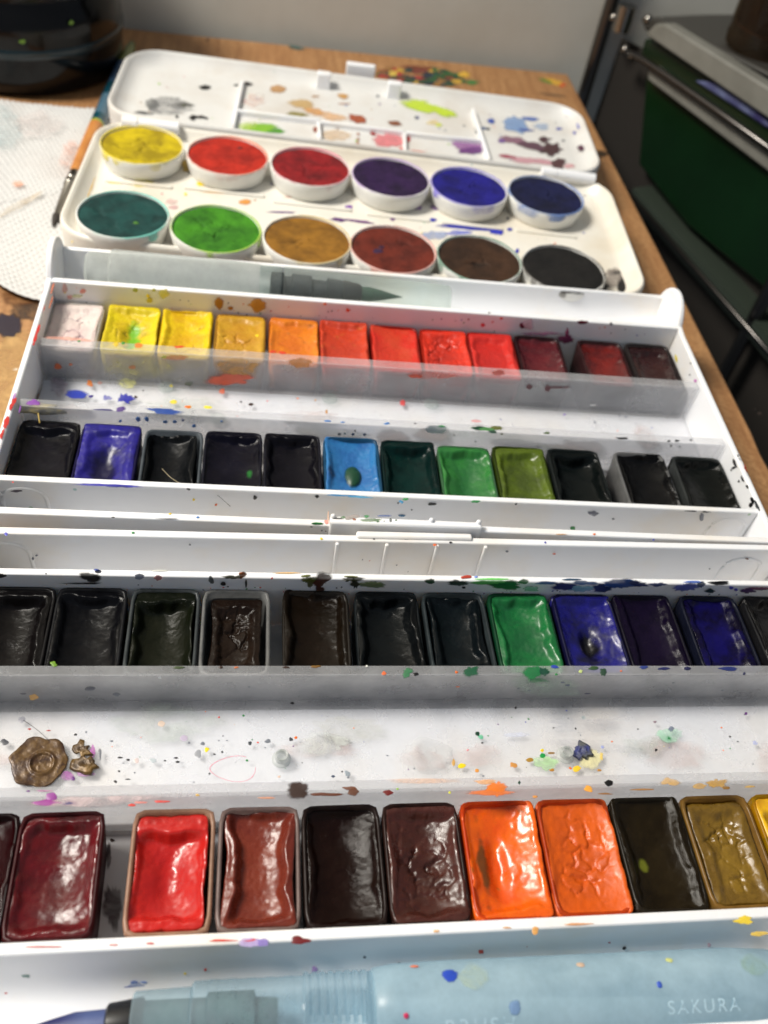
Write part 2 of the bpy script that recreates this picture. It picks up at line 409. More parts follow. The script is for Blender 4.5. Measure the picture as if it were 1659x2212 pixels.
def pan_box(root, sgn, y0, off, mirror, cz=15.0):
    """y0 = outer face of the clasp side, going away from it in direction sgn. off = pivot to subtract."""
    Yf = lambda q: y0 + sgn * q - off[1]
    X0, X1 = -48.0 - off[0], (107.2 if mirror else 104.6) - off[0]
    prof = [(0, 1.0), (0.4, 0), (81, 0), (83.4, 4), (83.4, 18.6), (82.2, 18.6), (82.05, cz)]
    cq, r = 76.25, 5.75
    for k in range(1, 16):
        t = -math.pi * k / 16; prof.append((cq + r * math.cos(t), cz + r * math.sin(t)))
    prof += [(70.4, cz), (69.9, 19.0), (68.4, 19.0), (68.3, 3.2), (48.9, 3.2), (48.8, 6.8), (29.6, 6.8), (29.5, 3.2), (9.9, 3.2), (9.8, 17.3), (8.5, 17.3), (8.4, 3.2), (1.6, 3.2), (1.5, 17.9), (0, 17.9)]  # middle plateau added under the clear insert so less light is lost there
    poly = [(Yf(q), z) for q, z in prof]
    b = prism('tray_body', poly, 'x', X0 + 1.3, X1 - 1.3, WHITE, root, 0.25)
    for x0, x1 in ((X0, X0 + 1.3), (X1 - 1.3, X1)):
        o = prism('side_wall', [(Yf(-0.1), 0.5), (Yf(-0.1), 18.0), (Yf(9), 18.05), (Yf(66), 18.6), (Yf(70.05), 19.1), (Yf(70.05), 0.5)], 'x', x0, x1, WHITE, root, 0.35)
        pts = []
        for k in range(40):
            t = 2 * math.pi * k / 40; pts.append((Yf(76.6 + 8.2 * math.cos(t)), 14.4 + 9.6 * math.sin(t)))
        prism('end_disc', pts, 'x', x0 - 0.1, x1 + 0.1, WHITE, root, 0.4)
    # clasp tab on the outer rim
    if mirror:
        box('latch', 19.7 - off[0], 41.6 - off[0], min(Yf(-0.6), Yf(0.9)), max(Yf(-0.6), Yf(0.9)), 13, 18.5, WHITE, root, 0.4)
        for x in (16.2, 25.4, 34.9, 44.2):
            box('rib', x - 0.35 - off[0], x + 0.35 - off[0], min(Yf(1.4), Yf(2.1)), max(Yf(1.4), Yf(2.1)), 3, 17.5, WHITE, root, 0.2)
    else:
        box('latch', 14.2 - off[0], 43.0 - off[0], min(Yf(-0.5), Yf(1.2)), max(Yf(-0.5), Yf(1.2)), 13, 19.4, WHITE, root, 0.4)
        for x in (14.8, 33.3, 42.4):
            lathe_z('latch_pip', [(0.5, 0), (0.45, 0.5), (0.2, 0.75)], (x - off[0], Yf(0.9), 19.3), WHITE, root, 12, False, True)
    # molded arches at the ends
    yy = Yf(1.25) if mirror else Yf(8.75)
    for xc in (-42.0, 98.5):
        pts = [(xc - 4.2 - off[0], yy, 3.2), (xc - 4.0 - off[0], yy, 11)]
        for k in range(0, 9):
            t = math.pi - math.pi * k / 8; pts.append((xc - off[0] + 3.9 * math.cos(t), yy, 12.6 + 2.6 * math.sin(t)))
        pts += [(xc + 4.0 - off[0], yy, 11), (xc + 4.2 - off[0], yy, 3.2)]
        tube('arch_rib', pts, 0.5, WHITE, root, 8)
    return b
boxA = empty('paint_box', (0, 0, 0), label='middle white paint box with red smears on its left rim', cat='paint box', group='long white watercolor pan boxes')
pan_box(boxA, 1, 107.2, (0, 0), False, 16.4)
boxB = empty('paint_box', PIV, TH_B, label='nearest white paint box with small ribs in its back slot', cat='paint box', group='long white watercolor pan boxes')
pan_box(boxB, -1, 105.35, PIV, True)

def insert(root, lip1, lip2, X0, X1, mat, Zl=17.3, zf=8.0):
    """lip1=(near,far) of the far lip, lip2=(near,far) of the near lip"""
    a0, a1 = lip1; b0, b1 = lip2
    poly = [(a1, 4), (a1, Zl), (a0, Zl), (a0 + 0.9, zf), (b1 + 0.7, zf), (b1, Zl), (b0, Zl), (b0 - 0.1, 6), (b0 + 0.75, 6), (b0 + 0.9, Zl - 1.0),
            (b1 - 0.9, Zl - 1.0), (b1 - 0.2, zf - 0.95), (a0 + 1.8, zf - 0.95), (a0 + 0.95, Zl - 1.0), (a1 - 0.95, Zl - 1.0), (a1 - 0.9, 4)]
    return prism('folded_sheet', poly, 'x', X0, X1, mat, root, 0.2)
insA = empty('mixing_insert', (0, 0, 0), label='clear plastic trough insert between the yellow-to-red row and the blue-green row', cat='tray insert', group='clear plastic trough inserts')
insert(insA, (154.9, 157.5), (135.7, 137.9), -46.3, 103.0, CLEAR)
insB = empty('mixing_insert', PIV, TH_B, label='clear plastic trough insert in the near box, under the flake of dried bronze paint', cat='tray insert', group='clear plastic trough inserts')
insert(insB, (75.9 - 75, 77.8 - 75), (56.0 - 75, 58.0 - 75), -46.3 - 26, 105.6 - 26, CLEARB)
def stud(root, x, y, z, r, hollow=True):
    if hollow:
        return lathe_z('stud', [(r * 1.5, 0), (r * 1.35, 0.25), (r, 0.35), (r, 1.5), (r * 0.92, 1.6), (r * 0.7, 1.5), (r * 0.65, 0.5), (0.01, 0.45)], (x, y, z), MILKY, root, 24, False)
    return lathe_z('stud', [(r, 0), (r * 0.97, 0.35), (r * 0.8, 0.55), (r * 0.62, 0.5), (r * 0.5, 0.3), (0.01, 0.25)], (x, y, z), CAPCLR, root, 24, False)
for u, v in ((360, 838), (712, 862), (932, 874), (470, 905)):
    p = P(u, v, 8); stud(insA, p[0], p[1], 8, 1.75, False)
for u, v in ((608, 1640), (1221, 1632)):
    p = P(u, v, 8); q = (p - PIV); c, s_ = math.cos(-TH_B), math.sin(-TH_B)
    stud(insB, c * q[0] - s_ * q[1], s_ * q[0] + c * q[1], 8, 1.05)
# clear dried drop of gum on the near insert
p = P(930, 1632, 8)
gum = empty('gum_drop', (p[0], p[1], 8.05), label='clear glassy ring of dried gum on the near mixing insert', cat='gum drop')
def gum_mesh():
    V = []; F = []; n = 36; g = np.random.default_rng(4)
    pr = ((3.6, 0.0), (3.2, 0.45), (2.75, 0.75), (2.35, 0.55), (2.1, 0.22), (1.0, 0.16), (0.02, 0.15))
    w = 1 + 0.09 * np.sin(3 * np.linspace(0, 6.28, n) + 1) + g.normal(0, 0.03, n)
    for r, z in pr:
        for k in range(n):
            t = 2 * math.pi * k / n; V.append((r * w[k] * math.cos(t), 0.92 * r * w[k] * math.sin(t), z * (0.7 + 0.5 * w[(k * 3) % n])))
    for i in range(len(pr) - 1):
        for k in range(n): F.append((i * n + k, i * n + (k + 1) % n, (i + 1) * n + (k + 1) % n, (i + 1) * n + k))
    return V, F
gm, nt_, b_, o_ = newmat('clear_gum'); b_.inputs['Transmission Weight'].default_value = 1; b_.inputs['Roughness'].default_value = 0.06; b_.inputs['IOR'].default_value = 1.4
b_.inputs['Base Color'].default_value = (0.97, 0.97, 0.97, 1)
mesh('gum_ring', *gum_mesh(), frosted('gum_film', (252, 252, 252), (240, 242, 243), 0.10, 0.06, 200, 0.3), gum)

# ------------------------------------------------------------------ half pans
PW, PL = 5.85, 8.8        # half width, half length
def superell(s, t, p):
    m = np.maximum(np.abs(s), np.abs(t)); q = (np.abs(s) ** p + np.abs(t) ** p) ** (1 / p)
    k = np.where(q > 1e-9, m / np.maximum(q, 1e-9), 1.0); return s * k, t * k
def shell_mesh():
    n = 48; V = []; F = []
    th = np.linspace(0, 2 * math.pi, n, endpoint=False)
    def loop(hw, hl, z, p=11):
        c, s_ = np.cos(th), np.sin(th); r = (np.abs(c) ** p + np.abs(s_) ** p) ** (-1 / p)
        return [(hw * r[i] * c[i], hl * r[i] * s_[i], z) for i in range(n)]
    loops = [loop(PW * 0.9, PL * 0.93, 0), loop(PW, PL, 9.6), loop(PW - 0.1, PL - 0.1, 9.9), loop(PW - 0.35, PL - 0.4, 10.0), loop(PW - 0.6, PL - 0.65, 9.85), loop(PW - 0.75, PL - 0.85, 1.0)]
    for l in loops: V += l
    for i in range(len(loops) - 1):
        for k in range(n): F.append((i * n + k, i * n + (k + 1) % n, (i + 1) * n + (k + 1) % n, (i + 1) * n + k))
    F.append(tuple(range(n))); F.append(tuple(range(5 * n, 6 * n)))
    return V, F
_sh = mesh('pan_shell', *shell_mesh(), None, None); SHELL = _sh.data; bpy.data.objects.remove(_sh)
def shell_mat(name, c, op):
    return frosted(name, tuple(min(255, int(x * 0.7 + 62)) for x in c), c, op, 0.3, 300)
SHELLM = {}
def cake(par, seed, p):
    """paint cake: dense displaced surface with worn hollow, lifted edges, shrinkage waist and cracks"""
    nx, ny = 52, 76
    s, t = np.meshgrid(np.linspace(-1, 1, nx), np.linspace(-1, 1, ny), indexing='ij')
    xs, ys = superell(s, t, p.get('pow', 11))
    ins, insy = p.get('ins', 0.05), p.get('insy', p.get('ins', 0.05))
    hw, hl = PW - ins, PL - insy
    g = np.random.default_rng(seed)
    pin = p.get('pinch', 0.06)
    ph = g.uniform(0, 6.28)
    wl = 1 - pin * (1 - np.abs(ys) ** 2.2) * (1 + 0.4 * np.sin(2.2 * ys + ph)) + 0.05 * fbm(ys * 2, ys * 0 + seed, seed, 1.5, 4)
    wr = 1 - pin * (1 - np.abs(ys) ** 2.2) * (1 + 0.4 * np.sin(2.0 * ys + ph + 2)) + 0.05 * fbm(ys * 2, ys * 0 + seed + 5, seed, 1.5, 4)
    ll = 1 - p.get('piny', 0.02) * (1 - np.abs(xs) ** 2) + 0.02 * fbm(xs * 3, xs * 0 + seed, seed + 2, 1.5, 3)
    X = xs * hw * np.where(xs < 0, wl, wr) + p.get('dx', 0); Y = ys * hl * ll + p.get('dy', 0)
    m = np.maximum(np.abs(xs), np.abs(ys))
    dep = p.get('depth', 1.7)
    cx, cy = p.get('cx', 0.0), p.get('cy', 0.0)
    # basin worn into the block: flat climbing rim outside it, waisted outline, steep shoulder, concave floor
    shw = p.get('shoulder', g.uniform(0.08, 0.42)); dep = dep * g.uniform(0.75, 1.15)
    wob = lambda q_, k: 0.85 * fbm(q_ * 0.35, q_ * 0 + k, seed + 50 + k, 1.0, 3)
    waist = p.get('waist', g.uniform(0.25, 0.75))
    mF, mN, mS = p.get('mF', g.choice([-0.5, 0.8, 1.3, 1.9])), p.get('mN', g.choice([-0.9, -0.4, 0.5, 0.9])), p.get('mS', g.choice([-0.45, -0.2, 0.3, 0.6]))
    yy_, xx_ = ys * hl, xs * hw
    dl = xx_ + hw - (mS + waist * (1 - ys ** 2) + wob(yy_, 1)); dr = hw - (mS + waist * (1 - ys ** 2) + wob(yy_, 2)) - xx_
    df = hl - (mF + wob(xx_, 3)) - yy_; dn = yy_ + hl - (mN + wob(xx_, 4))
    dd = -np.log(np.exp(-2.2 * dl) + np.exp(-2.2 * dr) + np.exp(-2.2 * df) + np.exp(-2.2 * dn)) / 2.2
    tt = np.clip(dd / 1.3, 0, 1); tt = tt * tt * (3 - 2 * tt)
    bowl = tt * (1 - np.clip(np.abs(xs - 0.25 * cx) / 0.92, 0, 1) ** 2)
    h = -shw * dep * tt - 0.92 * dep * bowl * (1 - 0.5 * np.abs(ys) ** 3) + g.uniform(0.03, 0.16) * np.exp(-((dd + 0.05) / 0.35) ** 2)
    h = h - p.get('hole', 0.0) * np.exp(-(((xs - cx) / p.get('hw', 0.38)) ** 2 + ((ys - cy) / p.get('hh', 0.45)) ** 2) ** 1.5)
    h += 0.22 * np.clip((m - 0.86) / 0.14, 0, 1) ** 2 * p.get('lip', 0.0)
    h += p.get('lump', 0.4) * fbm(X, Y, seed + 20, 0.24, 2) * (1 - m ** 6) + p.get('fine', 0.10) * fbm(X, Y, seed + 31, 1.6, 4)
    wear = np.clip(bowl * p.get('wear', 0.5) + np.exp(-(((xs - cx) / 0.45) ** 2 + ((ys - cy) / 0.5) ** 2)) * p.get('wearc', 0.3) + 0.8 * fbm(X, Y, seed + 44, 0.4, 3), 0, 1)
    ck = np.zeros_like(X)
    if p.get('crack', 0):
        d = cracks(X, Y, seed + 7, p.get('cell', 3.4))
        msk = np.clip(1.25 - (((xs - cx) / 0.85) ** 2 + ((ys - cy) / 0.85) ** 2), 0, 1) * np.clip(0.5 + 2.2 * fbm(X, Y, seed + 60, 0.25, 2), 0, 1)
        w = 0.16 + 0.30 * msk
        ck = np.clip(1 - d / w, 0, 1) * msk
        h -= p['crack'] * ck ** 0.8
        h += 0.25 * p['crack'] * msk * np.clip(d / 1.2, 0, 1)
    edge = m ** 26
    Z = p.get('top', 0.08) + h - 0.30 * edge * p.get('round', 0.6) + p.get('tilt', g.uniform(-0.22, 0.22)) * xs + g.uniform(-0.15, 0.15) * ys
    V = np.stack([X, Y, Z + 10.0], -1).reshape(-1, 3)
    F = []
    idx = np.arange(nx * ny).reshape(nx, ny)
    Q = np.stack([idx[:-1, :-1], idx[1:, :-1], idx[1:, 1:], idx[:-1, 1:]], -1).reshape(-1, 4)
    per = list(idx[:, 0]) + list(idx[-1, 1:]) + list(idx[-2::-1, -1]) + list(idx[0, -2:0:-1])
    nb = len(V); low = V[per].copy(); low[:, 2] = 3.0; low[:, 0] *= 0.97; low[:, 1] *= 0.97
    Vall = np.vstack([V, low]); n = len(per)
    skirt = [(per[i], per[(i + 1) % n], nb + (i + 1) % n, nb + i) for i in range(n)]
    me = bpy.data.meshes.new('paint_cake')
    me.from_pydata((Vall * S).tolist(), [], Q.tolist() + skirt)
    wa = np.zeros((len(Vall), 4), np.float32); wa[:nb, 0] = wear.ravel(); wa[:nb, 1] = ck.ravel() ** 1.5; wa[:, 3] = 1
    if 'spot' in p:
        sx_, sy_, sw_, sh_ = p['spot']; d_ = np.sqrt(((xs - sx_) / sw_) ** 2 + ((ys - sy_) / sh_) ** 2) + 0.7 * fbm(X, Y, seed + 77, 0.45, 4)
        wa[:nb, 2] = np.clip(2.2 * (1 - d_), 0, 1).ravel()
    ca = me.color_attributes.new('wear', 'FLOAT_COLOR', 'POINT'); ca.data.foreach_set('color', wa.ravel())
    me.polygons.foreach_set('use_smooth', [True] * len(me.polygons))
    bm = bmesh.new(); bm.from_mesh(me); bmesh.ops.recalc_face_normals(bm, faces=bm.faces); bm.to_mesh(me); bm.free()
    me.materials.append(p['mat'])
    o = bpy.data.objects.new('paint_cake', me); COL.objects.link(o); o.parent = par
    return o
def half_pan(loc, rz, label, group, seed, c1, c2=None, sh=None, shop=0.5, **p):
    r = empty('half_pan', loc, rz, label=label, cat='paint pan', group=group)
    c2 = c2 or tuple(int(x * 0.7) for x in c1)
    o = bpy.data.objects.new('pan_shell', SHELL if False else SHELL.copy()); COL.objects.link(o); o.parent = r
    sh = sh or tuple(int(x * 0.8 + 8) for x in c1)
    o.data.materials.clear(); o.data.materials.append(shell_mat('pan_plastic', sh, shop))
    lum = sum(c1) / 3
    if lum < 34: c1 = tuple(max(2, (lum + (x - lum) * 1.7) * 0.5) for x in c1); m2 = sum(c2) / 3; c2 = tuple(max(3, (m2 + (x - m2) * 1.3) * 0.6) for x in c2)
    if lum > 45: c1 = tuple(x * 0.9 for x in c1); c2 = tuple(x * 0.9 for x in c2)
    p['mat'] = paint_mat('watercolor_paint', c1, c2, p.pop('rough', 0.30 if lum < 60 else 0.42), p.pop('bstr', 0.55), p.pop('bscale', 1700), p.pop('crackc', None), p.pop('spec', 0.5), p.pop('grime', None), p.pop('spotc', None))
    cake(r, seed, p)
    return r
G1, G2, G3, G4 = 'half pans in the yellow-to-red row', 'half pans in the blue-to-green row', 'half pans in the dark row of the near box', 'half pans in the red-to-ochre row'
yA1, yA2 = 175.2 - PL, 135.4 - PL
DK = dict(depth=2.3, pinch=0.05, lump=0.30, fine=0.06, bstr=1.0, bscale=2300, rough=0.16, spec=0.17, lip=0.5)
rows = []
row1 = [
 ((108, 231), 'pinkish white paint pan with purple cracks, leftmost beside the red-smeared rim', dict(c1=(238, 222, 214), c2=(226, 200, 196), sh=(225, 220, 212), shop=0.6, crack=0.5, crackc=(105, 62, 92), cx=0.05, depth=0.7, top=-0.1, ins=0.25, rough=0.6, cell=3.0, wear=0.3)),
 ((233, 350), 'lemon yellow paint pan with a green-stained hollow', dict(c1=(238, 216, 18), c2=(222, 190, 20), sh=(225, 205, 40), spot=(0.1, -0.15, 0.35, 0.6), spotc=(110, 170, 30), depth=1.0, hole=1.3, cx=0.05, cy=-0.1, top=0.25, ins=0.0, crack=0.3, crackc=(90, 85, 25), pinch=0.03)),
 ((351, 463), 'golden yellow paint pan with speckled brown marks, beside the lemon one', dict(c1=(246, 212, 8), c2=(226, 176, 12), sh=(230, 200, 30), depth=1.0, hole=0.5, top=0.25, ins=0.0, pinch=0.05, crack=0.2, crackc=(110, 80, 20))),
 ((465, 577), 'cracked yellow ochre paint pan with smeared front', dict(c1=(214, 162, 40), c2=(200, 140, 30), sh=(205, 160, 60), depth=0.7, crack=0.5, top=-0.05, ins=0.2, pinch=0.02, cell=2.6)),
 ((585, 685), 'orange yellow paint pan between the ochre one and the reds', dict(c1=(240, 135, 26), c2=(222, 112, 24), grime=(150, 90, 30), depth=0.9, top=0.15, ins=0.05, pinch=0.05)),
 ((690, 793), 'red orange paint pan with smooth hollow, first of the reds', dict(c1=(216, 66, 32), c2=(196, 56, 30), grime=(190, 100, 40), depth=1.1, top=0.2, ins=0.0, pinch=0.07)),
 ((797, 903), 'scarlet paint pan with orange sheen in its hollow, second of the reds', dict(c1=(222, 46, 30), c2=(214, 66, 36), depth=1.0, top=0.1, ins=0.1, pinch=0.06)),
 ((906, 1005), 'bright vermilion paint pan broken into flakes', dict(c1=(236, 54, 28), c2=(190, 42, 26), depth=0.8, crack=0.7, top=0.1, ins=0.1, cell=2.4, crackc=(110, 28, 20), pinch=0.05)),
 ((1008, 1105), 'warm red paint pan right of the flaking vermilion', dict(c1=(218, 42, 32), c2=(196, 36, 30), depth=1.0, top=0.1, ins=0.1, pinch=0.08)),
 ((1110, 1208), 'dark wine red paint pan left of the empty gap', dict(c1=(72, 22, 28), c2=(92, 24, 30), sh=(70, 40, 44), depth=1.2, top=-0.3, ins=0.3)),
 ((1244, 1345), 'dark red paint pan just right of the empty gap', dict(c1=(78, 22, 22), c2=(110, 26, 20), sh=(80, 50, 52), depth=1.2, top=-0.3, ins=0.3)),
 ((1350, 1446), 'dark brown red paint pan at the right end beside the white wall', dict(c1=(50, 22, 22), c2=(66, 24, 22), sh=(70, 62, 62), depth=1.2, top=-0.5, ins=0.6)),
]
for i, ((u0, u1), lab, k) in enumerate(row1):
    v = 650 + (u0 + u1) / 2 * 0.072
    x = (P(u0, v, 14)[0] + P(u1, v, 14)[0]) / 2
    half_pan((x, yA1 + random.uniform(-0.3, 0.1), 4.0), random.uniform(-0.012, 0.012), lab, G1, 100 + i, **k)
row2 = [
 ((42, 180), 'blue black paint pan with glittering crust, leftmost under the purple and yellow specks', dict(DK, c1=(14, 13, 19), c2=(20, 19, 30), depth=1.6, top=0.0, ins=0.1)),
 ((175, 313), 'ultramarine blue paint pan with deep worn hollow', dict(c1=(34, 25, 140), c2=(20, 14, 88), sh=(40, 34, 90), spot=(-0.05, -0.25, 0.42, 0.6), spotc=(14, 10, 52), depth=0.8, hole=1.6, cy=-0.25, cx=-0.05, hw=0.42, hh=0.5, top=0.0, ins=0.1, rough=0.38, pinch=0.05, wear=0.2, wearc=0.7)),
 ((315, 443), 'charcoal black paint pan with a hair on it and a pale stained rim', dict(DK, c1=(20, 22, 24), c2=(30, 32, 36), sh=(120, 128, 135), dx=-0.5, ins=0.7, top=-0.4, pinch=0.07)),
 ((445, 568), 'indigo black paint pan with a green spot', dict(DK, spot=(0.6, -0.25, 0.14, 0.16), spotc=(30, 100, 40), c1=(13, 12, 24), c2=(20, 18, 36), sh=(40, 40, 55), top=-0.2, depth=1.5)),
 ((571, 693), 'plain dark indigo paint pan just left of the light blue one', dict(DK, c1=(14, 13, 20), c2=(22, 20, 30), sh=(45, 45, 58), top=-0.2, depth=1.6)),
 ((697, 818), 'light blue paint pan with a dark green drop', dict(spot=(-0.8, -0.1, 0.2, 0.3), spotc=(16, 50, 90), c1=(46, 124, 186), c2=(36, 102, 170), sh=(50, 110, 150), depth=1.5, top=0.0, ins=0.15, pinch=0.07, rough=0.36)),
 ((820, 937), 'dark teal paint pan right of the light blue one', dict(DK, c1=(10, 40, 38), c2=(12, 54, 50), sh=(20, 52, 52), top=-0.1, depth=1.6)),
 ((940, 1057), 'bright leaf green paint pan with white glints', dict(c1=(46, 124, 52), c2=(36, 104, 52), sh=(90, 140, 100), depth=1.5, hole=0.5, cy=-0.2, top=-0.1, pinch=0.06, rough=0.34)),
 ((1059, 1172), 'olive green paint pan', dict(c1=(86, 106, 12), c2=(62, 78, 14), sh=(70, 88, 26), depth=1.4, top=0.0, ins=0.1, rough=0.36, pinch=0.04)),
 ((1178, 1289), 'green black paint pan right of the olive one', dict(DK, c1=(13, 18, 18), c2=(20, 26, 26), sh=(46, 52, 52), top=-0.2)),
 ((1322, 1430), 'black paint pan with bare white left side after the gap', dict(DK, c1=(14, 14, 15), c2=(22, 22, 24), sh=(150, 150, 150), dx=0.35, ins=0.4, top=0.1)),
 ((1442, 1555), 'black paint pan at the right end with sparkling tip', dict(DK, c1=(12, 14, 13), c2=(18, 22, 20), sh=(80, 84, 84), top=-0.1)),
]
for i, ((u0, u1), lab, k) in enumerate(row2):
    v = 903 + (u0 + u1) / 2 * 0.053
    x = (P(u0, v, 14)[0] + P(u1, v, 14)[0]) / 2
    half_pan((x, yA2 + random.uniform(-0.25, 0.1) - (0.5 if i in (2, 7) else 0), 4.0 - (0.3 if i in (7,) else 0)), random.uniform(-0.012, 0.012), lab, G2, 200 + i, **k)
row3 = [
 (-32, 'black paint pan cut by the left edge of the photo, in the dark row', dict(DK, c1=(14, 12, 13), c2=(22, 18, 18), sh=(40, 38, 40), depth=2.3, pinch=0.10, top=-0.3)),
 (127, 'black paint pan with long pale glints, one in from the left edge', dict(DK, c1=(13, 13, 16), c2=(20, 20, 24), sh=(46, 46, 50), depth=2.3, pinch=0.06, top=-0.2)),
 (287, 'black olive paint pan with fine glittering skin', dict(DK, c1=(26, 30, 20), c2=(36, 38, 26), sh=(100, 106, 108), depth=1.8, pinch=0.09, ins=0.5, top=-0.4)),
 (441, 'small dark brown paint cake shrunk inside a bare white pan', dict(DK, c1=(36, 26, 21), c2=(50, 38, 30), sh=(165, 165, 163), ins=1.15, insy=1.2, depth=1.0, top=-1.2, pinch=0.12, crack=0.5, cell=3.5)),
 (612, 'brown black paint pan right of the pale gap', dict(DK, c1=(26, 19, 13), c2=(34, 24, 16), sh=(60, 54, 48), depth=1.7, pinch=0.05)),
 (765, 'black paint pan with grey sheen in the middle of the dark row', dict(DK, c1=(12, 14, 16), c2=(22, 26, 28), sh=(40, 46, 50), depth=2.2, pinch=0.07)),
 (912, 'blue black paint pan just left of the emerald one', dict(DK, c1=(14, 20, 24), c2=(24, 32, 36), sh=(70, 80, 84), depth=2.0, pinch=0.10, ins=0.6, insy=0.9, top=-0.5)),
 (1052, 'emerald green paint pan', dict(c1=(20, 112, 54), c2=(14, 88, 46), sh=(30, 90, 60), depth=1.3, top=-0.1, ins=0.15, rough=0.33, grime=(16, 70, 40))),
 (1190, 'deep blue paint pan with a black worn hole', dict(c1=(24, 22, 120), c2=(14, 12, 50), sh=(34, 34, 80), spot=(0.0, -0.15, 0.26, 0.36), spotc=(8, 7, 12), depth=1.2, hole=1.7, cy=-0.15, hw=0.28, hh=0.34, top=-0.2, rough=0.3, wear=0.1, wearc=0.9)),
 (1319, 'violet black paint pan with a patch of glitter', dict(DK, c1=(22, 14, 38), c2=(30, 18, 48), sh=(30, 26, 46), depth=1.3, top=-0.2)),
 (1462, 'dark blue violet paint pan with blue blotches', dict(DK, c1=(18, 14, 40), c2=(32, 26, 110), sh=(36, 40, 62), depth=1.1, top=-0.4, ins=0.6)),
 (1598, 'black paint pan cut by the right edge of the photo', dict(DK, c1=(13, 12, 14), c2=(22, 20, 20), sh=(46, 46, 50), depth=1.6)),
]
for i, (u0, lab, k) in enumerate(row3):
    x = P(u0, 1277, 14)[0] + 6.0
    p = LB(x, 95.5 - PL, 4.0)
    half_pan((p[0], p[1], 4.0), TH_B + random.uniform(-0.012, 0.012), lab, G3, 300 + i, **k)
row4 = [
 (-150, 'dark crimson paint pan cut by the left edge of the photo', dict(DK, c1=(44, 12, 14), c2=(60, 14, 16), depth=2.2)),
 (38, 'deep crimson paint pan with silvery sheen, left of the stained gap', dict(c1=(92, 14, 20), c2=(74, 14, 18), sh=(95, 28, 34), depth=2.2, pinch=0.07, top=-0.3, rough=0.24, bstr=0.8, lump=0.6, ins=0.2)),
 (280, 'bright red paint pan with exposed beige plastic on its right', dict(c1=(206, 38, 32), c2=(190, 30, 28), sh=(190, 150, 125), shop=0.8, ins=0.45, insy=0.8, dx=-0.35, depth=2.1, hole=0.7, pinch=0.09, top=-0.3, rough=0.28, bstr=0.25, lump=0.5)),
 (465, 'reddish brown paint pan with wavy sides and grey rim', dict(c1=(112, 42, 30), c2=(128, 50, 30), sh=(150, 128, 122), shop=0.75, ins=0.4, insy=0.5, depth=2.0, pinch=0.11, top=-0.2, rough=0.26, bstr=0.7)),
 (643, 'very dark brown paint pan with a bright glint at its top edge', dict(DK, c1=(30, 16, 13), c2=(38, 20, 15), sh=(60, 44, 40), depth=1.9, pinch=0.03, ins=0.5, top=-0.3)),
 (815, 'cracked dark brown paint pan left of the oranges', dict(c1=(78, 36, 28), c2=(62, 28, 20), sh=(70, 44, 38), depth=1.7, top=0.0, ins=0.15, crack=0.5, rough=0.27, cell=2.8, bstr=0.7)),
 (983, 'glossy bright orange paint pan overflowing onto the rim', dict(c1=(246, 104, 14), c2=(230, 84, 14), sh=(225, 95, 30), depth=1.6, hole=1.0, spot=(-0.55, -0.1, 0.16, 0.7), spotc=(110, 60, 20), cx=-0.15, cy=-0.1, hw=0.26, hh=0.5, top=0.05, ins=0.0, pinch=0.03, rough=0.25, bstr=0.25, grime=(150, 84, 24))),
 (1147, 'matte orange paint pan with cracked centre', dict(c1=(234, 98, 12), c2=(208, 84, 10), sh=(215, 95, 35), depth=1.1, top=0.05, ins=0.0, crack=0.45, pinch=0.03, rough=0.4, cell=3.2)),
 (1306, 'dark olive brown paint pan right of the oranges', dict(DK, spot=(-0.45, -0.15, 0.16, 0.12), spotc=(96, 100, 30), c1=(38, 30, 18), c2=(50, 40, 22), sh=(56, 48, 36), depth=1.6, top=-0.1)),
 (1459, 'cracked ochre brown paint pan in an amber shell', dict(c1=(112, 84, 26), c2=(136, 104, 26), sh=(150, 112, 50), shop=0.8, ins=0.95, depth=0.9, top=-0.7, crack=0.5, rough=0.3, cell=2.6)),
 (1612, 'bright yellow paint pan cut by the right edge of the photo', dict(c1=(244, 190, 16), c2=(220, 150, 16), depth=1.5, ins=0.3, insy=0.7, top=-0.1)),
]
for i, (u0, lab, k) in enumerate(row4):
    x = P(u0, 1755 - u0 * 0.022, 14)[0] + 6.05
    p = LB(x, 55.8 - PL, 4.0)
    r = half_pan((p[0], p[1] , 4.0), TH_B + random.uniform(-0.01, 0.01), lab, G4, 400 + i, **k)
# dark green drop resting in the light blue pan
p = P(762, 1030, 12.6)
drop = Splats(); drop.blob(p, np.array([1.9, 0, 0]), np.array([0, 3.0, 0]), (0, 0, 1), (14, 62, 40), 1.0, 0.08, 0.75, 0.0)
droproot = drop.build('paint_drop', None); tag(droproot, label='dark green paint drop in the light blue pan', cat='paint drop'); del droproot['kind']

# ------------------------------------------------------------------ round pan box
TH_P = -0.045
PC = np.array([27.0, 228.0, 0.0])
def LP(x, y, z=0.0):
    c, s_ = math.cos(TH_P), math.sin(TH_P); return np.array([PC[0] + c * x - s_ * y, PC[1] + s_ * x + c * y, z])
def iLP(p):
    q = np.array(p) - PC; c, s_ = math.cos(-TH_P), math.sin(-TH_P); return np.array([c * q[0] - s_ * q[1], s_ * q[0] + c * q[1], q[2]])
pal = empty('round_pan_box', PC, TH_P, label='open white paint box with round pans, its stained mixing lid folded back', cat='paint box')
def rrect(x0, x1, y0, y1, r, n=10):
    pts = []
    for cx, cy, a in ((x1 - r, y1 - r, 0), (x0 + r, y1 - r, 90), (x0 + r, y0 + r, 180), (x1 - r, y0 + r, 270)):
        for k in range(n + 1):
            t = math.radians(a + 90 * k / n); pts.append((cx + r * math.cos(t), cy + r * math.sin(t)))
    return pts
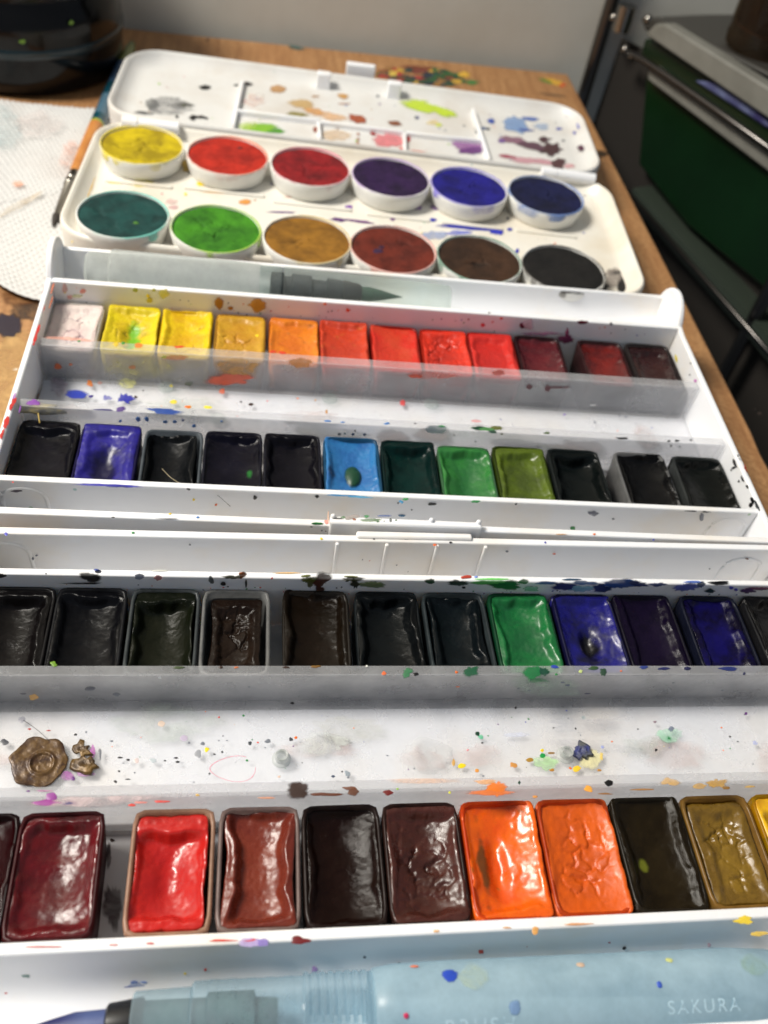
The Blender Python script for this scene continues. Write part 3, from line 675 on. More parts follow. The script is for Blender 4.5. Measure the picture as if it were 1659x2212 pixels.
def dish(name, x0, x1, y0, y1, r, levels, mat, parent):
    """levels: (inset, z) ; closed sheet from outside bottom over the rim to the inner floor"""
    V = []; F = []; n = None
    for ins, z in levels:
        l = rrect(x0 + ins, x1 - ins, y0 + ins, y1 - ins, max(1.0, r - ins)); n = len(l); V += [(a, b, z) for a, b in l]
    for i in range(len(levels) - 1):
        for k in range(n): F.append((i * n + k, i * n + (k + 1) % n, (i + 1) * n + (k + 1) % n, (i + 1) * n + k))
    F.append(tuple(range(n))); F.append(tuple(range((len(levels) - 1) * n, len(levels) * n)))
    o = mesh(name, V, F, mat, parent)
    try: o.data.set_sharp_from_angle(angle=math.radians(50))
    except Exception: pass
    return o
TX0, TX1, TY0, TY1 = -77.0, 77.0, -32.5, 31.5
dish('tray', TX0, TX1, TY0, TY1, 11, [(1.5, 0), (0.6, 1), (0, 15.0), (0.15, 15.7), (0.7, 16.0), (1.4, 15.7), (1.7, 15.2), (3.4, 13.2), (4.2, 12.75), (5.4, 12.6)], CREAM, pal)
LX0, LX1, LY0, LY1 = -77.8, 77.8, 34.5, 85.5
lid = dish('lid', LX0, LX1, LY0, LY1, 12, [(2.5, 0), (1.0, 0.8), (0.2, 14.2), (0.3, 15.1), (0.9, 15.5), (1.6, 15.2), (2.0, 14.5), (4.0, 12.9), (5.6, 12.3), (7.5, 12.2)], LIDW, pal)
def lid_rib(a, b, h=3.4, w=0.55):
    A = iLP(P(*a, 13)); B = iLP(P(*b, 13)); d = B - A; L = math.hypot(d[0], d[1])
    v, f = box_v(0, L, -w, w, 11.0, 10.6 + h)
    o = mesh('divider', v, f, WHITE, pal, False, loc=(A[0], A[1], 0), rotz=math.atan2(d[1], d[0])); bevel(o, 0.35)
lid_rib(Z1(795, 215), Z1(750, 425)); lid_rib(Z1(770, 355), Z1(1160, 402)); lid_rib(Z1(1165, 404), Z2(300, 392), 3.2); lid_rib(Z2(310, 394), Z2(720, 438), 3.2)
lid_rib(Z1(1155, 404), Z1(1162, 480), 3.0); lid_rib(Z2(302, 395), Z2(305, 490), 3.0); lid_rib(Z2(678, 265), Z2(768, 545))
def lid_box(name, uv, hw, hl, z0, z1, z=15.5):
    c = iLP(P(*uv, z)); box(name, c[0] - hw, c[0] + hw, c[1] - hl, c[1] + hl, z0, z1, WHITE, pal, 0.35)
lid_box('clasp_post', Z1(1180, 190), 2.3, 1.6, 12, 17.2); lid_box('clasp_post', Z1(1515, 235), 2.3, 1.6, 12, 17.2); lid_box('latch', Z1(1353, 165), 5.0, 1.3, 10, 17.8, 15)
def hinge(uv0, uv1):
    a = iLP(P(*uv0, 16.4)); b = iLP(P(*uv1, 16.4)); L = np.linalg.norm(b - a)
    lathe_x('hinge', [(0, 0.4), (0.3, 1.65), (L * .28, 1.7), (L * .285, 1.3), (L * .3, 1.3), (L * .305, 1.7), (L * .99, 1.7), (L, 1.2)], (a, b), WHITE, pal, 20)
hinge((262, 262), (388, 278)); hinge((1168, 371), (1285, 388))
# raised label strips on the tray floor
for uv, L in ((ZL(600, 365), 9), (ZL(970, 400), 11), (ZR(60, 510), 9), (ZL(1350, 460), 11), (ZR(380, 545), 9), (ZR(700, 580), 9)):
    c = iLP(P(*uv, 12.6)); box('label_strip', c[0] - L, c[0] + L, c[1] - 0.7, c[1] + 0.7, 12.4, 13.1, CREAM, pal, 0.2)
GR = 'round paint pans in the open box'
CUPW = white_plastic('cup_plastic', (232, 231, 226), (222, 217, 205))
def round_pan(c, label, c1, c2, rim, seed, crackk=0.25, crackc=None, grime=None, spot=None):
    r0 = empty('round_pan', (c[0], c[1], 6.0), random.uniform(-3, 3), label=label, cat='paint pan', group=GR)
    cup = lathe_z('cup', [(10.1, 6.65), (10.5, 6.9), (10.8, 7.6), (11.15, 9.2), (11.45, 10.6), (11.45, 11.7), (11.3, 12.0), (11.02, 12.0), (10.9, 11.7), (10.85, 9.0)], (0, 0, 0), CUPW, r0, 72)
    # cake
    nr, na = 26, 84; V = []; F = []; wear = []
    rr = np.linspace(0, 1, nr) ** 0.9; th = np.linspace(0, 2 * math.pi, na, endpoint=False)
    RR, TT = np.meshgrid(rr * 10.92, th, indexing='ij'); X = RR * np.cos(TT); Y = RR * np.sin(TT)
    q = RR / 10.92
    d = cracks(X, Y, seed, 5.5); msk = np.clip(0.35 + 2.6 * fbm(X, Y, seed + 5, 0.13, 2), 0, 1) * np.clip(1.5 - 1.5 * q, 0, 1)
    ck = np.clip(1 - d / 0.30, 0, 1) * msk
    Z = 11.6 + 0.35 * np.exp(-((q - 0.72) / 0.12) ** 2) * fbm(X, Y, seed + 3, 0.1, 2) + 0.25 * fbm(X, Y, seed + 2, 0.25, 4) - crackk * ck - 0.35 * (1 - q ** 2) - 0.25 * q ** 20
    V = np.stack([X, Y, Z], -1).reshape(-1, 3)
    idx = np.arange(nr * na).reshape(nr, na)
    Q = np.stack([idx[:-1], np.roll(idx[:-1], -1, 1), np.roll(idx[1:], -1, 1), idx[1:]], -1).reshape(-1, 4)
    me = bpy.data.meshes.new('paint_cake'); me.from_pydata((V * S).tolist(), [], Q.tolist())
    wa = np.zeros((len(V), 4), np.float32); wa[:, 0] = np.clip(0.35 + fbm(X, Y, seed + 8, 0.2, 3), 0, 1).ravel(); wa[:, 1] = (ck ** 1.5).ravel(); wa[:, 3] = 1
    ca = me.color_attributes.new('wear', 'FLOAT_COLOR', 'POINT'); ca.data.foreach_set('color', wa.ravel())
    me.polygons.foreach_set('use_smooth', [True] * len(me.polygons))
    c1 = tuple(x * 0.88 for x in c1); c2 = tuple(x * 0.72 for x in c2)
    me.materials.append(paint_mat('pressed_paint', c1, c2, 0.75, 0.5, 1300, crackc, 0.3, grime))
    cko = bpy.data.objects.new('paint_cake', me); COL.objects.link(cko); cko.parent = r0
    # pigment left on the rim: an uneven ring with run-overs
    g = np.random.default_rng(seed + 1); n = 96; V = []; C = []; F = []
    t = np.linspace(0, 2 * math.pi, n, endpoint=False)
    w = 0.5 + 0.5 * np.sin(t + g.uniform(0, 6.28)) * 0.6 + 1.0 * fbm(t * 1.3, t * 0 + seed, seed, 1.0, 3)
    run = np.clip(3.0 * fbm(t * 3.1, t * 0 + seed + 3, seed + 6, 1.0, 3) - 0.3, 0, 1)
    l = lin(rim)
    for k in range(n):
        ww = float(np.clip(w[k], 0.0, 1))
        for rad, z, al in ((10.88, 11.6, 1), (11.0, 12.05, 0.95 * ww + 0.05), (11.27, 12.06, 0.8 * ww), (11.50, 11.65, 0.75 * ww * run[k]), (11.51, 11.0 - 1.0 * run[k], 0.6 * run[k] * ww), (11.50, 10.8 - 1.1 * run[k], 0.0)):
            V.append((rad * math.cos(t[k]), rad * math.sin(t[k]), z)); C.append((l[0], l[1], l[2], al))
    for k in range(n):
        for q_ in range(5): F.append((k * 6 + q_, ((k + 1) % n) * 6 + q_, ((k + 1) % n) * 6 + q_ + 1, k * 6 + q_ + 1))
    m = bpy.data.meshes.new('rim_stain'); m.from_pydata([tuple(x * S for x in v) for v in V], [], F)
    ca = m.color_attributes.new('Col', 'FLOAT_COLOR', 'POINT'); ca.data.foreach_set('color', np.array(C, np.float32).ravel())
    m.materials.append(SPLAT); m.polygons.foreach_set('use_smooth', [True] * len(m.polygons))
    o = bpy.data.objects.new('rim_stain', m); COL.objects.link(o); o.parent = cup
    if spot:
        s_ = Splats()
        c_, si = math.cos(-r0.rotation_euler.z), math.sin(-r0.rotation_euler.z)
        for dx, dy, a, b_, col in spot:
            x, y = c_ * dx - si * dy, si * dx + c_ * dy
            s_.blob((x, y, 11.3), np.array([a, 0, 0]), np.array([0, b_, 0]), (0, 0, 1), col, 0.85, 0.35, 0.15, 0.0, seed=seed)
        s_.build('paint_spot', cko)
    return r0
RP = [((307, 312), 'round pan of yellow paint, far left of the box', (222, 196, 8), (202, 174, 8), (240, 220, 30), None, None),
      ((492, 335), 'round pan of vermilion red paint beside the yellow', (206, 44, 24), (190, 36, 22), (235, 130, 90), None, [(3.2, 6.0, 1.0, 0.7, (110, 24, 20))]),
      ((671, 359), 'round pan of crimson paint beside the vermilion', (160, 24, 30), (138, 20, 28), (225, 120, 140), None, None),
      ((845, 382), 'round pan of deep purple paint in the back row', (50, 22, 74), (38, 16, 60), (190, 160, 215), None, None),
      ((1014, 403), 'round pan of ultramarine blue paint in the back row', (30, 26, 140), (24, 20, 116), (140, 130, 220), None, None),
      ((1180, 421), 'round pan of dark prussian blue paint at the right end of the back row', (18, 24, 72), (14, 18, 56), (110, 140, 200), None, None),
      ((266, 462), 'round pan of dark teal green paint, near left of the box', (18, 74, 70), (14, 60, 58), (130, 215, 200), None, [(3.5, -2.5, 0.7, 0.7, (70, 120, 40))]),
      ((467, 493), 'round pan of bright green paint with a crack', (70, 150, 24), (54, 132, 22), (175, 215, 80), None, None),
      ((664, 516), 'round pan of ochre paint in the near row', (168, 116, 34), (152, 102, 28), (225, 205, 150), None, None),
      ((850, 537), 'round pan of red brown paint with a blue stain', (120, 42, 26), (104, 34, 22), (225, 170, 160), None, [(-4.2, -1.0, 1.7, 1.5, (52, 28, 66)), (-3, 1.2, 0.8, 0.8, (60, 32, 60))]),
      ((1036, 558), 'round pan of dark umber paint with greenish rim', (70, 44, 26), (58, 36, 22), (110, 150, 130), None, None),
      ((1218, 580), 'round pan of black paint spilling onto the tray corner', (26, 24, 23), (20, 19, 19), (60, 55, 50), None, None)]
for i, ((u, v), lab, c1, c2, rim, gr, spot) in enumerate(RP):
    c = P(u, v, 17.9)
    round_pan(c, lab, c1, c2, rim, 500 + 13 * i, 0.75 if i in (0, 1, 6, 7) else 0.45, tuple(int(x * 0.45) for x in c1), gr, spot)
sp = Splats(); ZLID = ((0, 0, 12.28), (0, 0, 1)); ZTR = ((0, 0, 12.65), (0, 0, 1))
def lid1(x, y, a, b, c, al=0.9, r=0.35, rot=0.0, **k): sp.px(*Z1(x, y), a * .4557, b * .4557, c, ZLID, al, r, rot=rot, dome=0.03, **k)
def lid2(x, y, a, b, c, al=0.9, r=0.35, rot=0.0, **k): sp.px(*Z2(x, y), a * .3906, b * .3906, c, ZLID, al, r, rot=rot, dome=0.03, **k)
lid1(450, 325, 130, 42, (150, 150, 150), 0.55, soft=True); lid1(370, 320, 40, 30, (110, 112, 112), 0.6, soft=True); lid1(510, 320, 60, 16, (100, 100, 95), 0.6, 0.4, 0.15)
lid1(330, 358, 50, 8, (70, 72, 75), 0.7, 0.4, 0.1); lid1(615, 237, 31, 12, BLACK, 1, 0.2); lid1(590, 377, 38, 9, BLACK, 1, 0.5, 0.1); lid1(560, 385, 18, 10, BLACK, 1, 0.5); lid1(487, 375, 9, 6, BLACK, 1)
lid1(515, 432, 40, 12, (150, 150, 150), 0.5, soft=True); lid1(820, 218, 30, 9, BLACK, 1, 0.4, 0.1); lid1(765, 226, 14, 4, BLACK, 1); lid1(515, 322, 14, 8, OLIVE, 0.8)
lid1(940, 178, 22, 16, (130, 105, 60), 0.95); lid1(893, 170, 8, 6, YELLOW, 1); lid1(1128, 178, 9, 14, (200, 90, 20), 1); lid1(1131, 195, 6, 9, YELLOW, 1)
lid1(960, 243, 44, 20, (190, 145, 95), 0.9); lid1(1138, 280, 18, 6, (180, 130, 80), 0.8); lid1(1270, 278, 32, 12, (200, 150, 80), 0.9, 0.3, 0.2); lid1(1270, 313, 32, 5, (190, 150, 130), 0.7)
lid1(1080, 315, 70, 22, (205, 170, 110), 0.75, 0.4, 0.2); lid1(1140, 345, 50, 18, (215, 160, 100), 0.8, 0.4, 0.2); lid1(1220, 375, 70, 22, (230, 185, 140), 0.7, 0.4, 0.2, soft=True); lid1(1340, 385, 45, 20, (165, 80, 50), 0.95, 0.35, 0.3)
lid1(1050, 365, 55, 14, (140, 130, 70), 0.9); lid1(890, 432, 88, 24, (130, 185, 40), 0.9, 0.35, 0.1); lid1(940, 445, 40, 14, (80, 150, 40), 0.9); lid1(830, 425, 60, 25, (200, 225, 110), 0.5, soft=True)
lid1(925, 377, 14, 5, (150, 190, 90), 0.9); lid1(1240, 465, 80, 28, (225, 195, 160), 0.6, soft=True); lid1(1140, 437, 14, 16, (140, 70, 50), 0.9); lid1(1165, 440, 8, 36, (140, 80, 60), 0.8); lid1(745, 410, 6, 20, (200, 130, 50), 0.9)
for x, y in ((1342, 458), (1342, 482), (1342, 500)): lid1(x, y, 8, 6, (160, 100, 70), 1)
lid1(1515, 405, 36, 12, (130, 75, 45), 1, 0.4, 0.15); lid1(1435, 278, 8, 6, GREY, 0.9); lid1(1622, 380, 12, 6, (90, 100, 160), 1); lid1(850, 300, 60, 30, (235, 205, 195), 0.4, soft=True)
lid2(455, 255, 118, 40, (190, 215, 50), 0.95, 0.35, 0.3); lid2(420, 205, 25, 14, (200, 220, 80), 0.8); lid2(490, 345, 20, 12, (215, 225, 110), 0.8); lid2(515, 425, 22, 8, (200, 220, 90), 0.9); lid2(460, 330, 40, 14, (235, 215, 160), 0.6)
lid2(45, 315, 52, 20, (165, 85, 50), 0.95, 0.35, 0.3); lid2(210, 425, 90, 44, (220, 130, 135), 0.85, 0.3); lid2(130, 395, 18, 12, (150, 35, 30), 1); lid2(318, 415, 26, 24, (190, 50, 45), 0.95); lid2(370, 493, 52, 7, (210, 80, 50), 0.95, 0.3, 0.1); lid2(285, 480, 20, 12, (190, 50, 45), 0.95)
lid2(650, 455, 90, 34, (160, 110, 165), 0.85, 0.3, 0.05); lid2(670, 485, 70, 30, (110, 60, 125), 0.9); lid2(620, 535, 66, 5, (150, 160, 215), 0.9, 0.3, 0.08)
lid2(780, 322, 24, 15, (60, 85, 170), 0.95); lid2(920, 340, 85, 42, (130, 160, 205), 0.85, 0.35, 0.2); lid2(1000, 312, 50, 12, (80, 110, 180), 0.9, 0.3, 0.15); lid2(960, 372, 60, 10, (75, 95, 165), 0.9, 0.3, 0.1); lid2(1060, 350, 50, 20, (170, 190, 220), 0.6, soft=True)
lid2(1155, 367, 20, 7, (60, 75, 170), 1); lid2(730, 365, 30, 10, (90, 110, 150), 0.7); lid2(900, 425, 80, 22, (140, 100, 120), 0.85, 0.4, 0.1); lid2(1020, 455, 90, 24, (95, 65, 80), 0.95, 0.4, 0.2); lid2(1115, 475, 60, 38, (75, 48, 52), 0.95, 0.5); lid2(1080, 430, 30, 20, (75, 48, 55), 0.95, 0.6)
lid2(840, 435, 24, 15, (120, 90, 150), 1); lid2(870, 520, 55, 12, (165, 90, 105), 0.9, 0.3, 0.15); lid2(1010, 545, 110, 24, (205, 155, 165), 0.8, 0.3, 0.1); lid2(1145, 555, 55, 28, (85, 55, 58), 0.95, 0.4, 0.2); lid2(1215, 575, 30, 14, (225, 170, 175), 0.8)
for x, y, r_ in ((860, 248, 13), (767, 367, 11), (700, 385, 10), (515, 203, 8), (155, 187, 7), (370, 307, 13), (1180, 432, 8), (630, 350, 6), (695, 362, 8)): lid2(x, y, r_, r_ * .7, (70, 75, 85), 1)
LWL = ((0, 0, 8.0), (0, 0, 1))
sp.px(*Z2(1265, 345), 5, 10, (90, 100, 200), ((0, 0, 14), (0, 0, 1)), 0.9, dome=0.02); sp.px(*Z2(1240, 388), 4, 3.5, (60, 70, 180), ((0, 0, 13.0), (0, 0, 1)), 1); sp.px(*Z2(1283, 472), 11, 6, (90, 45, 70), ((0, 0, 13.4), (0, 0, 1)), 1, 0.5)
def tr(f, x, y, a, b, c, al=1.0, r=0.3, rot=0.0, **k): sp.px(*f(x, y), a * .5, b * .5, c, ZTR, al, r, rot=rot, dome=0.04, **k)
tr(ZR, 915, 432, 62, 13, (30, 40, 90), 1, 0.4, 0.55); tr(ZR, 875, 408, 18, 9, (30, 40, 90), 1); tr(ZR, 970, 495, 8, 22, (150, 150, 110), 0.8); tr(ZR, 980, 760, 55, 45, (150, 140, 132), 0.75, 0.35, soft=True); tr(ZR, 1045, 790, 42, 55, (28, 26, 26), 0.97, 0.3); tr(ZR, 955, 805, 22, 14, BLACK, 1, 0.4); tr(ZR, 920, 825, 60, 10, (110, 100, 95), 0.8)
tr(ZR, 1000, 750, 30, 14, (90, 85, 82), 0.8)
tr(ZR, 385, 552, 130, 9, BLUE, 0.95, 0.4, 0.09); tr(ZR, 490, 563, 28, 20, (40, 50, 180), 1); tr(ZR, 209, 519, 15, 9, BLUE, 1); tr(ZR, 215, 590, 60, 20, (160, 175, 215), 0.7); tr(ZR, 40, 515, 10, 7, PURPLE, 1); tr(ZR, 545, 560, 12, 7, BLUE, 1); tr(ZR, 575, 650, 10, 8, BLUE, 1); tr(ZR, 150, 462, 20, 12, (160, 120, 190), 0.8); tr(ZR, 225, 465, 24, 14, (150, 110, 180), 0.7); tr(ZR, 535, 512, 6, 5, NAVY, 1); tr(ZR, 320, 575, 60, 12, (120, 130, 215), 0.7)
tr(ZL, 1230, 486, 60, 4, (100, 60, 130), 0.95, 0.4, 0.03); tr(ZL, 1505, 463, 18, 11, (120, 60, 160), 1); tr(ZL, 1460, 517, 40, 8, (90, 45, 110), 1, 0.5, 0.1); tr(ZL, 1550, 525, 60, 7, (110, 60, 120), 0.95, 0.5, 0.1); tr(ZL, 1440, 545, 10, 9, (50, 70, 200), 1)
tr(ZL, 1060, 440, 30, 12, (220, 150, 70), 0.95, 0.4); tr(ZL, 980, 402, 130, 4, (235, 190, 130), 0.8, 0.4, 0.05); tr(ZL, 870, 362, 22, 13, YELLOW, 0.95); tr(ZL, 610, 360, 60, 16, (245, 230, 110), 0.6, soft=True); tr(ZL, 510, 355, 50, 8, (245, 230, 110), 0.6); tr(ZL, 740, 440, 26, 14, (225, 195, 190), 0.6); tr(ZL, 750, 465, 22, 10, (220, 180, 180), 0.6); tr(ZL, 803, 381, 7, 5, VIO, 1); tr(ZL, 800, 408, 7, 6, YELLOW, 1); tr(ZL, 820, 285, 35, 30, (215, 175, 30), 0.8); tr(ZL, 444, 648, 12, 6, PURPLE, 1); tr(ZL, 735, 375, 8, 5, GREY, 0.8); tr(ZL, 1270, 420, 60, 4, (210, 160, 150), .8)
sp.px(*ZL(395, 350), 6, 50, (225, 180, 80), ((0, 0, 13.0), (0, 0, 1)), 0.6, 0.3, rot=0.25, dome=0.02); sp.px(*ZL(318, 585), 4, 14, (235, 200, 40), ((0, 0, 13.2), (0, 0, 1)), 0.9, rot=0.15)
for k in range(70):
    x, y = random.uniform(LX0 + 8, LX1 - 8), random.uniform(LY0 + 7, LY1 - 9); q = LP(x, y, 12.26); r_ = random.uniform(0.15, 0.5)
    sp.blob(q, np.array([r_, 0, 0]), np.array([0, r_, 0]), (0, 0, 1), random.choice([GREY, OCHRE, PINK, SKY, PURPLE, BROWN, ORANGE, LIME]), random.choice([0.5, 0.8, 1]), 0.25, 0.03, seg=10)
for k in range(50):
    x, y = random.uniform(TX0 + 8, TX1 - 8), random.uniform(TY0 + 8, TY1 - 8); q = LP(x, y, 12.65); r_ = random.uniform(0.12, 0.4)
    sp.blob(q, np.array([r_, 0, 0]), np.array([0, r_, 0]), (0, 0, 1), random.choice([GREY, OCHRE, YELLOW, SKY, PURPLE, BLUE, ORANGE, PINK]), random.choice([0.5, 0.8, 1]), 0.25, 0.03, seg=10)
bpy.context.view_layer.update()
sp.build('paint_splatter', pal, pal.matrix_world.inverted())

# ------------------------------------------------------------------ splatter on the two long boxes and inserts
A1 = ((0, 175.5, 0), (0, -1, 0)); A1T = ((0, 0, 19.05), (0, 0, 1)); ALW = ((0, 154.85, 17), (0, -10, -0.9)); ALP = ((0, 0, 17.33), (0, 0, 1)); AFL = ((0, 0, 8.03), (0, 0, 1))
AL2N = ((0, 135.62, 0), (0, -1, 0)); A2T = ((0, 0, 17.35), (0, 0, 1)); A2N = ((0, 115.65, 0), (0, -1, 0)); AOT = ((0, 0, 17.95), (0, 0, 1)); AON = ((0, 107.15, 0), (0, -1, 0)); ALT = ((0, 0, 19.42), (0, 0, 1)); ACH = ((0, 0, 6), (0, 0, 1))
ARW = ((103.28, 0, 0), (-1, 0, 0)); ASL = ((0, 0, 18.0), (0, 0, 1))
BN = lambda y: (LB(26, y, 0), -NB)
B1N, BLW, B2T = BN(95.42), BN(75.85), None
BOI = BN(103.65); BL2N = BN(55.95); B4T = ((0, 0, 19.05), (0, 0, 1)); B1T = ((0, 0, 17.35), (0, 0, 1)); B4N = BN(34.9)
sA, sB, siA, siB = Splats(), Splats(), Splats(), Splats()
def q(S_, f, x, y, a, b, c, pl, al=1.0, r=0.3, rot=0.0, k=0.5, **kw): S_.px(*f(x, y), a * k, b * k, c, pl, al, r, rot=rot, **kw)
# far box: back wall of the yellow row
for x, y, a, b, c, al in ((280, 165, 16, 20, (225, 175, 165), .8), (360, 178, 14, 10, (230, 140, 120), .9), (650, 218, 14, 12, (215, 195, 60), .9), (585, 170, 12, 10, (180, 185, 60), .9), (665, 172, 9, 8, (190, 190, 40), .9), (712, 185, 24, 22, (238, 230, 120), .85), (640, 200, 10, 7, YELLOW, .9), (945, 225, 20, 28, OCHRE, .95), (1098, 232, 40, 26, (205, 150, 60), .95), (993, 250, 12, 8, (170, 110, 40), 1), (1404, 232, 7, 6, ORANGE, 1), (1502, 260, 9, 8, (225, 80, 40), 1), (345, 200, 22, 8, (215, 215, 150), .7), (300, 205, 14, 9, (225, 160, 150), .7)):
    q(sA, ZA, x, y, a, b, c, A1, al, 0.4)
for x, y, a, b, c, al in ((428, 325, 9, 9, (220, 50, 70), .95), (600, 328, 10, 13, (110, 20, 50), 1), (855, 312, 26, 9, (110, 12, 40), 1), (980, 320, 7, 7, GREY, 1), (620, 320, 24, 30, (240, 190, 200), .5), (700, 360, 90, 10, (205, 130, 170), .6), (790, 352, 8, 20, (170, 40, 100), .8), (507, 295, 6, 5, RED, 1), (455, 270, 6, 3, BLACK, 1), (365, 300, 4, 4, (150, 40, 60), 1), (470, 310, 5, 4, (220, 90, 90), 1)):
    q(sA, ZB, x, y, a, b, c, A1, al, 0.4)
q(sA, ZB, 790, 382, 36, 20, (120, 20, 75), ((0, 174.5, 0), (0, -1, 0)), 0.95, 0.5)
# red smears on the left rim
for x, y, a, b in ((205, 170, 9, 28), (183, 250, 9, 32), (162, 350, 8, 26), (150, 400, 6, 20), (195, 210, 4, 60), (60, 660, 8, 16), (28, 750, 9, 30), (10, 800, 6, 18), (46, 690, 5, 14)):
    q(sA, ZA, x, y, a * 1.3, b * 1.15, (190, 38, 32), ASL, 0.97, 0.45, rot=0.30, dome=0.03, off=0.35)
for x, y, a, b, c in ((228, 170, 5, 26, (205, 110, 80)), (222, 230, 4, 30, (190, 100, 60)), (88, 690, 4, 18, (130, 70, 160)), (62, 640, 6, 20, (180, 120, 190))):
    q(sA, ZA, x, y, a, b, c, ASL, 0.7, 0.4, rot=0.30, dome=0.03, off=0.35)
# right wall flecks
for x, y, a, b, c in ((1262, 470, 6, 14, (225, 205, 60)), (1345, 565, 6, 8, (200, 110, 190)), (1325, 490, 3, 4, BLACK), (1322, 540, 3, 4, BLACK), (1515, 920, 7, 18, BLACK), (1512, 940, 12, 5, BLACK), (1548, 985, 5, 14, BLACK), (1530, 890, 4, 6, BLACK), (1592, 1080, 8, 16, BLACK), (1588, 1105, 8, 10, BLACK), (1612, 1110, 6, 24, (60, 62, 66)), (1560, 940, 4, 18, (150, 60, 50)), (1535, 1000, 4, 6, BLACK), (1570, 1020, 5, 9, BLACK), (1500, 950, 4, 4, BLACK)):
    q(sA, ZB, x, y, a, b, c, ARW, 1, 0.45, rot=-0.35, dome=0.03)
# insert wall and lips, trough
for x, y, a, b, c, al in ((250, 503, 20, 12, (235, 120, 70), .9), (306, 494, 8, 5, (235, 130, 80), .9), (575, 507, 16, 8, (230, 120, 60), .8), (760, 462, 60, 12, (235, 140, 90), .6), (710, 463, 14, 6, (200, 205, 80), .9), (1020, 558, 110, 24, (228, 96, 62), .9), (1040, 500, 90, 45, (225, 160, 60), .55), (1300, 490, 50, 25, (225, 140, 40), .8), (600, 500, 160, 50, (235, 225, 140), .30)):
    q(siA, ZA, x, y, a, b, c, ALW, al, 0.35, dome=0.04)
for x, y, a, b, c, al in ((135, 547, 32, 10, (225, 80, 45), .95), (500, 530, 30, 14, (225, 70, 45), .8), (625, 592, 15, 13, (90, 30, 45), .95), (705, 597, 15, 15, (95, 30, 45), .95), (755, 592, 50, 8, (95, 35, 48), .85), (905, 668, 14, 4, (240, 240, 240), .9), (200, 540, 120, 16, (235, 110, 90), .5)):
    q(siA, ZB, x, y, a, b, c, ALW, al, 0.35, dome=0.04)
for x, y, a, b, c in ((598, 412, 20, 12, (225, 120, 50)), (532, 403, 9, 6, (40, 140, 60)), (500, 408, 12, 9, (225, 190, 60)), (340, 394, 8, 4, GREEN), (780, 418, 24, 5, RED), (1180, 440, 16, 5, RED), (1215, 445, 16, 6, RED), (1110, 370, 8, 6, YELLOW)):
    q(siA, ZA, x, y, a, b, c, ALP, 0.9, 0.35, dome=0.05)
q(siA, ZA, 300, 385, 110, 9, (225, 160, 140), ALP, 0.6, 0.3, rot=0.07, dome=0.02)
for x, y, a, b, c, al, r_ in ((385, 578, 13, 14, (205, 120, 60), .95, .4), (320, 637, 42, 20, (40, 60, 170), .95, .6), (535, 643, 34, 22, (35, 40, 160), .95, .6), (455, 640, 20, 12, (90, 90, 170), .8, .6), (392, 632, 9, 7, (60, 50, 130), 1, .3), (587, 636, 8, 6, BROWND, 1, .3), (820, 575, 17, 10, (70, 80, 50), 1, .5), (750, 655, 14, 10, (240, 215, 60), .95, .3), (815, 680, 12, 7, (240, 170, 50), .95, .3), (893, 680, 18, 7, (240, 225, 40), .95, .3), (960, 612, 14, 12, (225, 120, 90), .9, .3), (560, 575, 46, 24, (240, 238, 150), .6, .3), (250, 590, 45, 40, (170, 150, 165), .5, .3), (618, 608, 4, 3, BLACK, 1, .3), (1085, 667, 12, 6, BROWND, 1, .3), (1040, 657, 5, 4, BLACK, 1, .3), (1363, 648, 4, 4, OCHRE, 1, .3), (1410, 700, 5, 9, OCHRE, .9, .4), (430, 575, 12, 7, (190, 140, 130), .6, .3), (742, 588, 8, 6, YELLOW, .9, .3), (1286, 642, 4, 4, ORANGE, .9, .3)):
    q(siA, ZA, x, y, a, b, c, AFL, al, r_, dome=0.04, soft=al < 0.7)
for x, y, a, b, c in ((80, 660, 14, 12, (225, 90, 90)), (780, 712, 6, 4, VIO), (1018, 716, 5, 4, GREY), (1045, 722, 6, 4, GREY), (400, 740, 24, 6, (225, 150, 150)), (910, 745, 6, 4, GREY)):
    q(siA, ZB, x, y, a, b, c, AFL, 0.85, 0.35, dome=0.04)
for x, y, a, b, c in ((150, 660, 30, 15, (130, 70, 160)), (520, 690, 22, 13, (85, 60, 130)), (455, 692, 46, 4, (60, 55, 110)), (690, 695, 76, 13, (30, 70, 150)), (810, 680, 12, 6, ORANGE), (1415, 740, 16, 4, SKY), (1480, 745, 10, 3, SKY)):
    q(siA, ZA, x, y, a, b, c, ALP, 0.97, 0.35, rot=0.05, dome=0.12)
for x, y, a, b, c in ((405, 768, 34, 9, DGREEN), (440, 775, 60, 8, (70, 130, 70)), (468, 788, 18, 7, DGREEN), (490, 770, 30, 10, OLIVE), (250, 765, 16, 5, GREEN), (15, 750, 12, 5, SKY), (1030, 815, 26, 5, BLACK), (1230, 825, 7, 5, BLACK), (1265, 825, 9, 6, BLACK), (1325, 822, 6, 4, BLACK), (705, 792, 14, 5, (70, 90, 40)), (135, 750, 5, 3, BLACK)):
    q(siA, ZB, x, y, a, b, c, ALP, 0.97, 0.4, rot=0.05, dome=0.10)
for x, y, a, b, c in ((597, 730, 11, 11, (50, 110, 180)), (635, 730, 11, 9, (50, 110, 180)), (716, 742, 11, 7, SKY), (755, 740, 10, 7, SKY), (838, 760, 9, 8, SKY), (520, 738, 7, 6, SKY), (790, 735, 6, 5, (60, 80, 140)), (1465, 795, 7, 5, (30, 50, 60)), (1525, 795, 7, 6, (30, 60, 90)), (1575, 797, 7, 6, (30, 60, 90)), (1490, 792, 5, 4, (60, 100, 100)), (1533, 780, 4, 4, BLACK), (958, 740, 5, 4, SKY)):
    q(siA, ZA, x, y, a, b, c, AL2N, 0.95, 0.25, dome=0.10)
